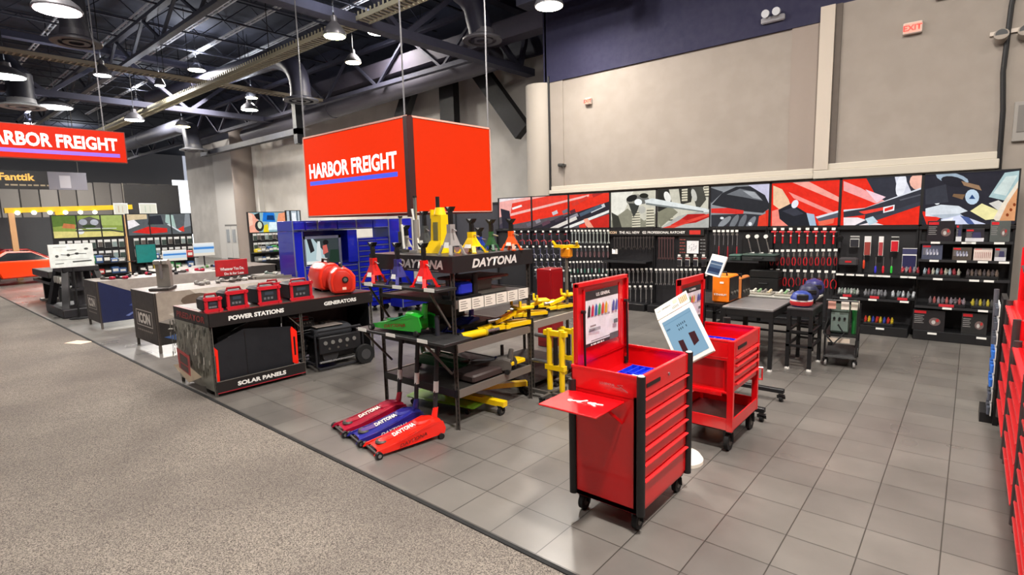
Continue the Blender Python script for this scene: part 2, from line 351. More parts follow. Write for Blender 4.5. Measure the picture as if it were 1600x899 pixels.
# dark raking braces and pipes behind the hanging sign
for a, b in (((-16.9, 14.4, 7.9), (-18.6, 14.4, 5.2)), ((-15.1, 14.4, 7.9), (-15.1, 14.4, 5.2)), ((-14.0, 14.4, 7.9), (-11.6, 14.4, 5.0))):
    struct('beam', MB().bar(a, b, .62 if a[0] != -15.1 else .75, .3, M('#0d0b0e', .6), up=(0, 1, 0)))
struct('beam', MB().box(-24.6, -9.2, 13.0, 13.5, 6.15+1.4, 6.9+1.2, M('#4b4756', .7)))
struct('beam', MB().box(-33, -22.4, 12.3, 12.6, 6.0, 6.25, M('#181a22', .6)).box(-22.7, -22.4, 12.3, 12.6, 5.6, 7.4, M('#14151c', .6)))
struct('beam', MB().box(-9.0, 4, 11.0, 11.5, 7.4, 7.75, M('#2f3040', .7)).box(-6.4, -5.9, 10.9, 11.4, 7.0, 7.4, M('#3f3f4c', .7)))
for y in (-4.5,): truss('x', y, -48, 4, 8.0, 9.4, 1.8, .22, BEAM, .14)
# ---------------------------------------------------------------- high bay lamps
def lamp(x, y, z, r, label, col='#fff6e8', power=1.0, seen=True):
    t = thing('high_bay_lamp', label, 'ceiling lamp', (x, y, z), 0, None)
    MB().lathe([(r, 0), (r*1.02, .03), (r*.9, .12), (r*.55, .24), (r*.3, .3), (r*.28, .42), (.03, .44)], M('#6b6a70', .4, .5), 20).build('housing', t)
    MB().lathe([(r*.93, -.006), (.01, -.006)], M(col, .5, 0, 0, 14.), 20).build('lens', t)
    MB().cyl((0, 0, .42), (0, 0, 10.2-z), .014, BLK, n=6).build('drop_cord', t)
    l = bpy.data.lights.new('lamp_light', 'AREA'); l.shape = 'DISK'; l.size = r*2; l.energy = LAMP_W*power; l.color = (1, .95, .89)
    lo = bpy.data.objects.new('lamp_light', l); COL.objects.link(lo); lo.location = (x, y, z-.03)
    l2 = bpy.data.lights.new('lamp_uplight', 'AREA'); l2.shape = 'DISK'; l2.size = r*1.2; l2.energy = LAMP_W*power*.12; l2.color = (.85, .9, 1)
    lo = bpy.data.objects.new('lamp_uplight', l2); COL.objects.link(lo); lo.location = (x, y, z+.5); lo.rotation_euler = (math.pi, 0, 0)
for (u, v, z, r, lb, c) in ((90, 17, 6.6, .42, 'large oval high bay lamp with a pinkish rim, closest to the camera', '#fff2f4'),
    (858, 10, 6.8, .32, 'high bay lamp above the beige wall, close under the navy beam', '#fff8ea'),
    (523, 57, 6.2, .24, 'yellowish high bay lamp just under the ribbed cable tray', '#fdffd8'),
    (552, 98, 7.6, .27, 'round warm lamp below the yellowish one, over the hanging sign', '#fff3d2'),
    (87, 168, 6.8, .55, 'brightest glaring high bay lamp above the long red banner', '#ffffff'),
    (10, 120, 6.9, .5, 'oval lamp beside the black duct at the photo edge', '#f4fff8'),
    (390, 172, 7, .34, 'lower of two lamps beside the dark bent duct', '#fffff4'),
    (393, 153, 7.6, .25, 'small lamp just over the lower one near the bent duct', '#fff6d8'),
    (160, 118, 6.6, .22, 'small round lamp under the rust-toned cable tray', '#ffffff'),
    (210, 188, 6.4, .34, 'lamp where the pale tray passes over the banner end', '#ffffff'),
    (285, 198, 7, .34, 'warm lamp near the top of the grey concrete wall', '#fff2c8'),
    (250, 134, 7.4, .18, 'tiny lamp on the crossing of the two cable trays', '#ffffff')):
    p = atz(u, v, z); lamp(p.x, p.y, p.z, r, lb, c, 1.0 if r > .3 else .7)
for i, (x, y) in enumerate(((-4.5, 5.6), (-.6, 6.6), (.6, 2.3), (-3.5, -.5), (-9.5, -2.2), (-6.4, 7.4), (5.2, 6.8), (-13, 2.2), (-16, 12), (-44, 7), (-54, 11), (-25, 9.5), (-34, 9.8))):  # extra lamps, added to brighten the near booth and the far hall
    lamp(x, y, 8.6, .34, 'added high bay lamp brightening the hall, ' + ORD[i] + ' of the extra lamps', '#fff6e8', 4.6 if i == 2 else 3.5 if i in (9, 10, 11, 12) else 1.1)
# ================================================================ WALL OF TOOLS
YP = 11.5          # peg board plane
XB = [-6.71 + 1.206*k for k in range(-3, 7)]
# the bank of backlit pictures; outlines are on the picture plane
PY = 11.6
def pic(name, label, x0, x1, z0, z1, items, y=PY, fr=.022, group=None):
    t = thing(name, label, 'lightbox', (x0, y, z0), 0, group); w_, h_ = x1-x0, z1-z0
    MB().box(0, w_, .012, .12, 0, h_, BLK).build('box', t)
    mb = MB(); mb.box(0, fr, -.012, .012, 0, h_, BLK); mb.box(w_-fr, w_, -.012, .012, 0, h_, BLK); mb.box(0, w_, -.012, .012, 0, fr, BLK); mb.box(0, w_, -.012, .012, h_-fr, h_, BLK); mb.build('frame', t)
    its = [(items[0][0], full(w_, h_))]
    for c, pl in items[1:]: its.append((c, [(aty(u, v, y).x-x0, aty(u, v, y).z-z0) for u, v in pl]))
    art('picture', t, (0, .01, 0), (1, 0, 0), (0, 0, 1), w_, h_, its, LIT)
    return t
Z0, Z1 = 1.87, 2.745
# art lists in the photograph's own outline, shared by neighbouring boxes of one motif
tool_red = [('#5c5358', []), ('#ece2e4', [(780, 300), (850, 300), (780, 330)]), ('#f0ada6', [(780, 316), (860, 302), (960, 290), (780, 340)]), ('#e8321e', [(796, 334), (960, 298), (960, 320), (796, 352)]), ('#e84030', [(800, 318), (960, 285), (960, 300), (797, 338)]),
    ('#f2b6ae', [(797, 334), (920, 304), (920, 307), (797, 338)]), ('#2c2730', [(812, 362), (960, 312), (960, 330), (850, 368)]), ('#413b48', [(780, 352), (798, 340), (803, 365), (780, 365)]), ('#2a2733', [(782, 326), (796, 330), (799, 360), (786, 362)])] + \
    [(c, [(u, v), (u+w_, v-w_*.45), (u+w_+2, v-w_*.45+5), (u+2, v+5)]) for c, u, v, w_ in (('#6a6570', 822, 350, 8), ('#8d8790', 836, 345, 7), ('#c9c5c8', 862, 332, 8), ('#5e3f4c', 846, 349, 12), ('#74707a', 878, 330, 9), ('#3f3540', 866, 343, 14), ('#d43a2c', 893, 318, 10), ('#d43a2c', 905, 312, 12), ('#b02a28', 925, 304, 18), ('#8f8b95', 884, 341, 18), ('#cfd0d4', 922, 328, 22), ('#e0d8d0', 860, 356, 40), ('#4b5a6c', 905, 334, 34), ('#5c2730', 890, 330, 8))] + \
    [('#e9e7e2', [(868, 361), (960, 325), (960, 329), (880, 361)]), ('#c9281e', [(920, 345), (960, 332), (960, 362), (925, 362)]), ('#f0a58c', [(912, 343), (918, 341), (928, 356), (924, 361), (915, 352)]), ('#e23a2a', [(905, 352), (914, 349), (918, 360), (906, 361)]), ('#f6f0ee', [(800, 325), (815, 320), (816, 323), (801, 328)])]
engine = [('#cdc9b8', []), ('#e9e6da', [(955, 300), (990, 298), (975, 330), (955, 342)]), ('#8d8a78', [(955, 345), (980, 326), (1006, 345), (1030, 330), (1030, 362), (955, 362)]), ('#3a3932', [(955, 332), (966, 338), (972, 358), (958, 360)])]
def spring(cx, y0, y1, wd, n, c='#d9d2ba'):
    o = [('#57544a', [(cx-wd*.42, y0), (cx+wd*.42, y0), (cx+wd*.5, y1), (cx-wd*.5, y1)])]
    for i in range(n):
        y = y0+(y1-y0)*i/n; o.append((c, [(cx-wd/2, y), (cx+wd/2, y-1), (cx+wd/2, y+(y1-y0)/n*.45), (cx-wd/2, y+(y1-y0)/n*.55)]))
    return o
engine += [('#8c8a80', ell(991, 312, 13, 8, -15)), ('#1e1f1e', ell(987, 310, 9, 5, -20)), ('#6f6f6a', ell(1004, 312, 10, 7)), ('#24251f', ell(1006, 306, 7, 4))] + spring(994, 330, 357, 13, 7) + spring(1016, 326, 356, 13, 7) + \
    [('#3b3c38', [(982, 318), (990, 340), (996, 330), (1000, 318)]), ('#b9b7ad', ell(1003, 328, 6, 6)), ('#2b2a26', [(1028, 292), (1045, 294), (1050, 318), (1036, 338), (1028, 330)]), ('#efede6', ell(1043, 308, 5, 9, -20)), ('#2f2e29', [(1060, 290), (1085, 290), (1080, 316), (1064, 320)])] + spring(1070, 296, 316, 9, 5) + spring(1047, 322, 345, 10, 6) + spring(1104, 291, 308, 8, 4) + \
    [('#4a4942', [(1080, 292), (1098, 290), (1104, 312), (1090, 330)]), ('#c8c6bc', ell(1085, 305, 4, 10, -15)), ('#85836f', [(1028, 332), (1048, 322), (1060, 332), (1032, 356)]),
     ('#b3b2ac', [(1028, 360), (1060, 338), (1112, 326), (1112, 362), (1028, 362)]), ('#b51d1c', [(1050, 353), (1075, 335), (1100, 334), (1112, 338), (1088, 348)]), ('#e2483a', [(1030, 358), (1108, 334), (1110, 337), (1040, 361)]), ('#d3342a', [(1048, 352), (1066, 342), (1078, 346), (1060, 352)]),
     ('#dfe4e2', [(1008, 313), (1020, 310), (1104, 326), (1112, 331), (1100, 332), (1010, 320)]), ('#7c8280', [(1010, 317), (1100, 330), (1100, 332), (1010, 320)]), ('#f4f8f6', ell(998, 316, 6, 5))]
glove = [('#8f9296', []), ('#c9c6dc', [(1165, 285), (1210, 285), (1210, 330)]), ('#35363b', [(1106, 292), (1130, 300), (1111, 318)]), ('#2b2c31', [(1112, 320), (1128, 302), (1150, 292), (1172, 291), (1195, 305), (1204, 324), (1192, 333), (1160, 330)]), ('#6e7176', [(1135, 304), (1156, 295), (1180, 300), (1192, 314), (1160, 308)]), ('#a6a9ad', [(1160, 298), (1178, 300), (1190, 312), (1176, 309)]),
    ('#d8312a', [(1111, 326), (1136, 325), (1162, 329), (1161, 335), (1111, 333)]), ('#33343a', [(1111, 336), (1165, 334), (1190, 336), (1182, 357), (1111, 357)])] + [(c, ell(x, y, 4.5, 13, r)) for c, x, y, r in (('#8b8e93', 1132, 347, 50), ('#72757a', 1147, 347, 30), ('#6a6d73', 1160, 347, 25), ('#7e8187', 1173, 349, 35))] + [('#e5e8ea', ell(1128, 341, 3, 2)), ('#e5e8ea', ell(1172, 350, 3, 3)), ('#e8402a', [(1186, 338), (1198, 333), (1204, 345), (1198, 357), (1183, 357)]), ('#d9301f', [(1196, 330), (1206, 325), (1206, 357), (1198, 357)])]
redhand = [('#e92c1c', []), ('#efc7a2', [(1208, 290), (1222, 296), (1232, 312), (1238, 330), (1224, 332), (1208, 320)]), ('#f58a7a', [(1206, 330), (1218, 326), (1240, 357), (1206, 357)]), ('#f9a79a', [(1260, 282), (1318, 312), (1318, 319), (1235, 284)]), ('#f7938a', [(1232, 300), (1318, 338), (1318, 344), (1240, 310)]),
    ('#23242c', [(1216, 328), (1236, 318), (1262, 334), (1276, 350), (1278, 357), (1236, 357), (1218, 342)]), ('#3a3b46', [(1222, 330), (1240, 324), (1256, 334), (1240, 338)]), ('#e9e9f2', ell(1242, 319, 5, 7, 30)), ('#a8bfd6', [(1260, 333), (1272, 335), (1276, 356), (1266, 356)]), ('#f26e54', [(1278, 346), (1304, 340), (1302, 349), (1280, 354)]),
    ('#dfe2ea', [(1274, 339), (1318, 327), (1318, 331), (1278, 343)]), ('#565a66', [(1276, 342), (1318, 330), (1318, 338), (1280, 346)])]
wrench = [('#ea2c1a', []), ('#34353f', [(1352, 276), (1452, 268), (1452, 300), (1420, 308), (1375, 318)]), ('#d8d9e6', [(1398, 276), (1412, 274), (1424, 300), (1404, 306)]), ('#edeef6', ell(1408, 290, 8, 18, 12)), ('#f3b9a6', ell(1438, 284, 17, 14)), ('#f6a8a6', [(1318, 283), (1345, 294), (1382, 314), (1368, 318), (1318, 298)]), ('#f2cdd8', [(1352, 296), (1384, 308), (1370, 317)]),
    ('#dcdfe8', [(1318, 328), (1352, 325), (1448, 290), (1448, 294), (1352, 329), (1318, 333)]), ('#35363f', [(1318, 331), (1350, 326), (1448, 293), (1448, 316), (1368, 341), (1336, 353), (1318, 357), (1350, 345), (1352, 336), (1318, 340)]), ('#efe3e6', [(1318, 340), (1340, 340), (1395, 356), (1318, 357)]), ('#3d3f4a', [(1330, 355), (1365, 338), (1448, 312), (1448, 318), (1362, 347)]),
    ('#ef4438', [(1342, 331), (1396, 321), (1397, 325), (1350, 335)]), ('#f2f2f6', [(1380, 324), (1398, 320), (1397, 329), (1380, 333)]), ('#e22e26', [(1382, 326), (1396, 322), (1395, 327), (1382, 331)]), ('#bdd3df', [(1352, 342), (1364, 338), (1372, 347), (1358, 352)]), ('#55565f', [(1405, 312), (1440, 303), (1440, 305), (1407, 314)])]
joint = [('#2b2a33', []), ('#e72f20', [(1440, 330), (1475, 336), (1450, 357)]), ('#d9dfe6', [(1446, 326), (1470, 320), (1498, 322), (1512, 330), (1480, 340), (1446, 338)]), ('#b5bfcb', [(1452, 336), (1500, 334), (1508, 340), (1480, 344)]), ('#9fb0c0', ell(1488, 279, 26, 9, 12)), ('#26252d', ell(1490, 284, 20, 8, 12)), ('#9a7a5e', [(1502, 283), (1530, 290), (1534, 298), (1506, 290)]), ('#7d6046', [(1490, 303), (1508, 304), (1504, 312), (1488, 307)]),
    ('#bcd0e2', ell(1519, 308, 11, 12)), ('#2a4878', [(1519, 304), (1524, 311), (1514, 311)]), ('#f0f4f6', ell(1464, 315, 5, 5)), ('#3a3b44', [(1446, 296), (1478, 288), (1482, 316), (1446, 320)]), ('#a9c2c4', [(1545, 308), (1570, 270), (1598, 266), (1598, 280), (1572, 314)]), ('#cfdcd8', [(1552, 302), (1572, 276), (1590, 274), (1572, 306)]),
    ('#efe6a8', [(1516, 330), (1534, 318), (1562, 330), (1558, 342), (1540, 344)]), ('#d8d4cc', [(1545, 318), (1560, 313), (1572, 320), (1566, 334)]), ('#d99a6c', [(1560, 345), (1572, 318), (1600, 276), (1600, 345)]), ('#e9dcc8', [(1552, 342), (1566, 318), (1600, 270), (1600, 279), (1574, 318), (1560, 348)])] + [('#8a3f1e', ell(1574+i*5.5, 336-i*8, 2.3, 2.6)) for i in range(4)] + \
    [('#d4d9f0', [(1470, 343), (1500, 336), (1540, 350), (1490, 357), (1476, 357)]), ('#4d5f96', [(1500, 337), (1514, 340), (1524, 352), (1512, 350)]), ('#f4f6fa', [(1470, 345), (1490, 340), (1482, 357), (1468, 357)])]
names = ('end toolbox third of the red toolbox picture, beside the dark grey panel', 'middle third of the red toolbox picture', 'third of the red toolbox picture that meets the engine springs', 'engine valve springs with a ratchet head', 'ratchet handle over engine springs and a red tray', 'black gloved hand picture', 'red picture with a hand in a black cuff', 'red picture of a long torque wrench', 'ball joint and brake part picture over the boxed shelves')
for k, a in enumerate((tool_red, tool_red, tool_red, engine, engine, glove, redhand, wrench, joint)):
    pic('lightbox_poster', 'backlit wall picture: ' + names[k], XB[k], XB[k+1], Z0, Z1, a)
# dark panel left of the pictures
t = thing('partition_board', 'plain dark grey upright panel between the blue cabinets and red toolbox picture', 'panel', (-13.9, 11.7, 0)); MB().box(0, 3.55, 0, .1, 0, 2.62, M('#35353d', .6)).build('board', t); MB().box(0, 3.55, -.02, 0, 2.58, 2.64, BLK).box(1.7, 1.74, -.02, 0, 0, 2.6, BLK).build('edge_trim', t)
# bays
def bay(k, label, shelves, base=True):
    x0, x1 = XB[k]+.005, XB[k+1]-.005; w_ = x1-x0
    t = thing('gondola_bay', label, 'shelf unit', (x0, YP, 0)); MB().box(0, w_, .02, .1, 0, Z0-.02, BLK2).build('back_panel', t)
    for x in (0, w_-.03): MB().box(x, x+.03, -.03, .02, 0, Z0-.01, BLK).build('upright', t)
    if base: MB().box(.03, w_-.03, -.42, .02, 0, .16, BLK, .008).build('base_deck', t)
    mb = MB().box(0, w_, -.05, .02, Z0-.05, Z0, BLK)
    mb.build('top_rail', t)
    for z, d in shelves:
        s = MB().box(.03, w_-.03, -d, .02, z-.03, z, BLK, .004).build('shelf', t)
        MB().box(.03, w_-.03, -d-.012, -d, z-.035, z+.005, M('#2a2a2c', .4)).build('price_rail', s)
    return t
def wz(v, u, y): return aty(u, v, y).z
BS = [(wz(378, 1500, YP-.35), .35), (wz(407, 1500, YP-.38), .38), (wz(436, 1500, YP-.40), .40), (wz(482, 1500, YP-.42), .42)]
bay(0, 'black peg wall bay below the first red toolbox picture', []); bay(1, 'black peg wall bay of clamps below the middle toolbox picture', []); bay(2, 'black peg wall bay with slim white-tagged tools beside the ratchet bay', [])
bay(3, 'black peg wall bay under the ratchet header text', [(1.12, .35)]); bay(4, 'black peg wall bay with a white poster card and hanging packets', [])
bay(5, 'black bay of long ratchets and chrome wrenches below the glove picture', [(1.22, .4), (.55, .42)]); bay(6, 'black peg bay of red hammers and red-handled pliers', [])
bay(7, 'black bay with hanging red tools above two shelves, under the torque wrench picture', [(wz(430, 1378, YP-.3), .3), (wz(468, 1378, YP-.42), .42)]); bay(8, 'black shelf bay of boxed tools beneath the ball joint picture', BS)
# header text over bays 3 and 4
hz = Z0-.09
hb = thing('header_banner', 'black header strip reading THE ALL NEW G2 PROFESSIONAL RATCHET', 'sign', (XB[3], YP, hz)); MB().box(.02, 2.38, -.09, -.06, -.075, .06, M('#1a1715', .5)).build('strip', hb)
text_obj('THE ALL NEW', hb, (.62, -.09, -.005), (1, 0, 0), (0, 0, 1), h=.06, mt=WHT, bold=.02); text_obj('G2', hb, (1.0, -.09, -.005), (1, 0, 0), (0, 0, 1), h=.06, mt=WHT, bold=.03); text_obj('PROFESSIONAL RATCHET', hb, (1.52, -.09, -.005), (1, 0, 0), (0, 0, 1), h=.055, wd=.88, mt=WHT, bold=.02)
text_obj('ICON', hb, (.19, -.09, -.005), (1, 0, 0), (0, 0, 1), h=.06, mt=M('#f0cfae', .5), bold=.03)
MB().box(2.06, 2.3, -.094, -.09, -.05, .04, M('#c22a20', .5)).build('red_badge', hb)
# ---------------------------------------------------------------- small tools
def T(f, smooth=True):
    mb = MB(); f(mb); return mb.mesh('tool', smooth)
CH = STEEL; RH = M('#c81822', .4); RH2 = M('#8e1620', .45); LBL = M('#e9e8e2', .55)
def m_wrench(L, c=CH):
    def f(mb):
        mb.box(-.013, .013, -.006, .006, -L+.02, -.03, c, .003)
        mb.lathe([(.03, -.006), (.03, .006)], c, 10); mb.v[-20:] = [Vector((p.x, p.z, p.y-.02)) for p in mb.v[-20:]]
        mb.prism([(-.03, -L), (-.011, -L+.02), (.011, -L+.02), (.03, -L), (.028, -L+.045), (.01, -L+.06), (-.01, -L+.06), (-.028, -L+.045)], 'y', -.006, .006, c)
    return T(f)
def m_pliers(L, hc, open_=.03):
    def f(mb):
        mb.prism([(-.012, 0), (.012, 0), (.018, -L*.3), (.008, -L*.4), (-.008, -L*.4), (-.018, -L*.3)], 'y', -.008, .008, CH); mb.cyl((0, -.012, -L*.33), (0, .012, -L*.33), .012, DST, n=8)
        for s in (-1, 1): mb.tube([(s*.008, 0, -L*.36), (s*(.012+open_*.5), 0, -L*.55), (s*(.01+open_*.6), 0, -L*.8), (s*(open_*.45), 0, -L)], .009, hc, 6)
    return T(f)
def m_hammer(L, hc=RH):
    def f(mb):
        mb.cyl((0, 0, -.02), (0, 0, -L), .012, hc, .016, n=8); mb.cyl((-.065, 0, -.02), (.03, 0, -.02), .02, hc, n=8); mb.cyl((.03, 0, -.02), (.055, 0, -.02), .013, DST, .018, n=8)
        mb.cyl((0, 0, -L*.35), (0, 0, -L*.42), .0165, LBL, n=8)
    return T(f)
def m_driver(L, hc):
    def f(mb): mb.cyl((0, 0, 0), (0, 0, -L*.55), .006, CH, n=6); mb.lathe([(.006, -L*.55), (.016, -L*.6), (.018, -L*.85), (.013, -L), (.003, -L-.005)], hc, 8)
    return T(f)
def m_packet(w_, h_, c, c2):
    def f(mb): mb.box(-w_/2, w_/2, -.004, .004, -h_, 0, LBL); mb.box(-w_/2+.006, w_/2-.006, -.03, -.004, -h_+.01, -h_*.3, c, .008); mb.box(-w_/2, w_/2, -.0045, -.004, -h_*.25, -.01, c2)
    return T(f)
def m_clamp(L, hc):
    def f(mb):
        mb.bar((0, 0, -.01), (.0, 0, -L), .012, .02, CH); mb.bar((-.005, 0, -.02), (-.07, 0, -.035), .02, .02, hc); mb.bar((0, 0, -L*.6), (-.07, 0, -L*.68), .024, .022, hc)
        mb.tube([(-.0, 0, -L*.55), (.05, 0, -L*.7), (.055, 0, -L*.95)], .011, hc, 6); mb.lathe([(.014, -.03), (.014, -.05)], BLK, 8, (-.07, 0, 0))
    return T(f)
def m_ratchet(L, c=CH, hc=BLK):
    def f(mb):
        mb.cyl((0, -.02, -.03), (0, .012, -.03), .026, c, n=12); mb.cyl((0, 0, -.05), (0, 0, -L*.5), .007, c, n=6); mb.lathe([(.008, -L*.5), (.014, -L*.55), (.015, -L*.9), (.011, -L)], hc, 8)
    return T(f)
def m_tag():
    mb = MB(); mb.box(-.03, .03, -.004, 0, 0, .045, LBL); mb.bar((0, 0, .02), (0, .16, .02), .006, .006, DST); return mb.mesh('price_tag')
TAG = m_tag()
def row(name, what, cat, me, a, b, n, y=YP-.13, where='', tag=True, jit=0, sc_=1., tagw=None, rise=.0):
    p, q = aty(*a, y), aty(*b, y); g = what + ' ' + where
    for i in range(n):
        t = i/(n-1) if n > 1 else 0; s = p.lerp(q, t); o = obj(name, me[i % len(me)] if isinstance(me, list) else me, None, s, random.uniform(-jit, jit), label=f'{ORD[i]} {what} from the left, {where}', cat=cat, group=g)
        o.scale = (sc_,)*3
        if tag: obj('price_tag', TAG, None, (s.x, s.y-.03, s.z+.015+rise), label=f'white tag over the {ORD[i]} {what}, {where}', cat='price tag', group='hook tags ' + where)
# bay 6: red hammers and pliers
row('ball_peen_hammer', 'red hammer', 'hammer', m_hammer(.24), (1211, 361), (1303, 361), 8, where='top row of the red tool bay')
row('slip_joint_pliers', 'red-handled pliers', 'pliers', [m_pliers(.25, RH, .03), m_pliers(.25, RH2, .02)], (1206, 395), (1306, 394), 12, where='middle row of the red tool bay')
row('long_nose_pliers', 'red-handled gripping pliers', 'pliers', [m_pliers(.28, RH, .06), m_pliers(.25, RH2, .045), m_pliers(.27, RH, .03)], (1206, 425), (1303, 428), 10, where='low row of the red tool bay')
row('locking_pliers', 'half hidden pliers', 'pliers', m_pliers(.22, RH, .05), (1206, 455), (1232, 456), 3, where='bottom row behind the steel tables')
# bay 5
row('long_ratchet', 'long thin ratchet', 'ratchet', [m_ratchet(.5), m_ratchet(.55, CH, RH2)], (1117, 364), (1152, 364), 6, where='below the glove picture')
wb_ = thing('wrench_board', 'black board with three big chrome ratchets beside the red hammers', 'display board', aty(1160, 402, YP-.1)); MB().box(0, .56, 0, .03, -.05, .48, BLK).build('board', wb_)
for i in range(3): MB().at((.1+i*.17, -.02, .42), ry=-.25).cyl((0, -.01, 0), (0, .02, 0), .04, LBL, n=14).bar((0, 0, -.03), (0, 0, -.33), .03, .02, CH).box(-.05, .05, -.01, .01, -.4, -.33, LBL).build('chrome_ratchet', wb_)
# bays 3/4
row('combination_wrench', 'dark thin wrench', 'wrench', [m_wrench(.30, M('#5b5654', .35, .7)), m_wrench(.26, M('#5b5654', .35, .7))], (960, 371), (1020, 370), 14, where='under the ratchet header text', tag=False)
row('extension_bar', 'long dark extension bar', 'socket bar', m_wrench(.5, M('#6a5050', .35, .6)), (1030, 371), (1052, 371), 6, where='right half of the ratchet header', tag=False)
row('socket_set', 'carded socket set', 'socket set', m_packet(.1, .2, M('#26262c', .4), M('#7a2a28', .5)), (1062, 402), (1100, 402), 4, where='under the white diagram card')
row('deep_wrench', 'bright chrome wrench', 'wrench', m_wrench(.32), (1026, 424), (1094, 424), 11, where='row under the diagram card')
row('deep_wrench', 'chrome wrench', 'wrench', m_wrench(.3), (950, 424), (1018, 423), 11, where='row under the ledge of the ratchet bay')
row('offset_wrench', 'large chrome wrench', 'wrench', m_wrench(.42), (985, 450), (1018, 450), 5, where='bottom row behind the open red lid')
cd = thing('diagram_card', 'white square card with small grey line drawings on the ratchet bay', 'card', aty(1073, 396, YP-.09)); art('card', cd, (0, 0, 0), (1, 0, 0), (0, 0, 1), .26, .27, [('#e8e8ea', full(.26, .27))] + [('#7f8288', strip([(.04+.05*i, .06+.04*j), (.07+.05*i, .1+.035*j)], .008)) for i in range(4) for j in range(4) if (i+j) % 3], PRINT)
MB().box(-.01, .27, .002, .02, -.01, .28, BLK).build('backing', cd)
b4 = thing('info_board', 'dark board with red printed lines around the white diagram card', 'display board', aty(1060, 410, YP-.05)); MB().box(0, .62, 0, .02, 0, .62, M('#232120', .5)).build('board', b4)
for i in range(5): dashes(b4, (.09, -.001, .5-i*.07), (1, 0, 0), (0, 0, 1), .13, .018, M('#a04a44', .5), seed=i); dashes(b4, (.54, -.001, .5-i*.07), (1, 0, 0), (0, 0, 1), .12, .018, M('#8c8c8c', .5), seed=i+9)
tl = thing('small_screen', 'small white framed tablet beside the ratchet ledge', 'tablet', aty(956, 397, YP-.12)); MB().box(0, .15, 0, .02, 0, .12, WHT, .006).build('case', tl); MB().box(.02, .08, -.004, 0, .02, .1, M('#f0f2f4', .3, 0, 0, .6)).build('display', tl)
# bays 0-2
row('bar_clamp', 'red and silver clamp', 'clamp', m_clamp(.25, RH2), (805, 364), (886, 364), 8, where='top row beneath the red toolbox picture', sc_=1.3)
row('trigger_clamp', 'black clamp', 'clamp', m_clamp(.22, M('#5c5a62', .35, .4)), (806, 388), (886, 387), 9, where='second row beside the yellow hoist head', sc_=1.25)
row('small_clamp', 'dark small clamp', 'clamp', m_clamp(.2, M('#6a6466', .35, .4)), (838, 408), (886, 408), 6, where='third row above the dark red cabinet', sc_=1.2)
row('wood_chisel', 'pale-bladed tool', 'tool', [m_driver(.26, M('#8a9a94', .35)), m_wrench(.24)], (894, 434), (948, 432), 10, where='fourth row beside the ratchet bay')
row('c_clamp', 'small steel clamp', 'clamp', m_clamp(.2, M('#8a8886', .3, .5)), (838, 424), (864, 424), 3, where='just over the dark red cabinet')
row('utility_knife', 'slim silver knife', 'knife', m_wrench(.28, M('#cfd8d0', .35, .6)), (894, 363), (951, 363), 11, where='top row beside the ratchet bay')
row('snap_knife', 'rose-handled cutter', 'cutter', m_pliers(.22, M('#7a5a5c', .4), .01), (902, 388), (950, 388), 8, where='second row beside the ratchet bay')
row('screwdriver', 'green and white screwdriver', 'screwdriver', [m_driver(.24, M('#2f6b58', .4)), m_driver(.24, M('#cfd8d6', .4))], (892, 412), (948, 411), 11, where='third row beside the ratchet bay')
row('chisel', 'silver chisel', 'chisel', m_driver(.26, M('#9aa0a2', .35)), (871, 425), (892, 425), 5, where='next to the dark red cabinet')
# bay 7
def hang(name, label, cat, me, u, v, y=YP-.1, rz=0): return obj(name, me, None, aty(u, v, y), rz, label=label, cat=cat)
row('carded_tool', 'carded tool', 'packet', [m_packet(.14, .2, M('#2a2a30', .4), M('#555', .5) if 0 else M('#555555', .5)), m_packet(.1, .34, M('#8e3a34', .4), M('#d8d8d8', .5)), m_packet(.07, .34, M('#a33a40', .4), M('#e0e0e0', .5)), m_packet(.11, .26, M('#c01828', .4), M('#1a1a1a', .5))], (1336, 369), (1399, 370), 4, where='top of the bay under the torque wrench', tag=False)
hang('phone_card', 'dark blue tall card hanging beside the boxed shelves', 'packet', m_packet(.2, .42, M('#2c2d52', .3), M('#3a3b60', .5)), 1422, 388)
hang('flashlight', 'black round tool hanging first in the torque wrench bay', 'flashlight', T(lambda mb: mb.cyl((0, 0, 0), (0, -.05, -.02), .05, BLK, n=14).cyl((0, 0, -.02), (0, 0, -.18), .03, BLK2, n=10)), 1313, 372)
for (u, c, nm) in ((1351, '#e0482a', 'white and red'), (1369, '#3a35c0', 'blue-handled'), (1381, '#d02030', 'red-handled'), (1394, '#2db83a', 'green-handled')):
    hang('screwdriver', nm + ' screwdriver standing over the shelf under the torque wrench', 'screwdriver', m_driver(.28 if nm[0] != 'w' else .34, M(c, .3)), u, 402 if nm[0] != 'w' else 390)
ts = thing('speaker_case', 'dark grey rounded case with a red badge on the hanging tool shelf', 'case', aty(1310, 416, YP-.2)); MB().box(0, .30, 0, .14, 0, .16, M('#3a3638', .5), .03).build('shell', ts); MB().box(.1, .2, -.004, 0, .07, .1, RH).build('badge', ts)
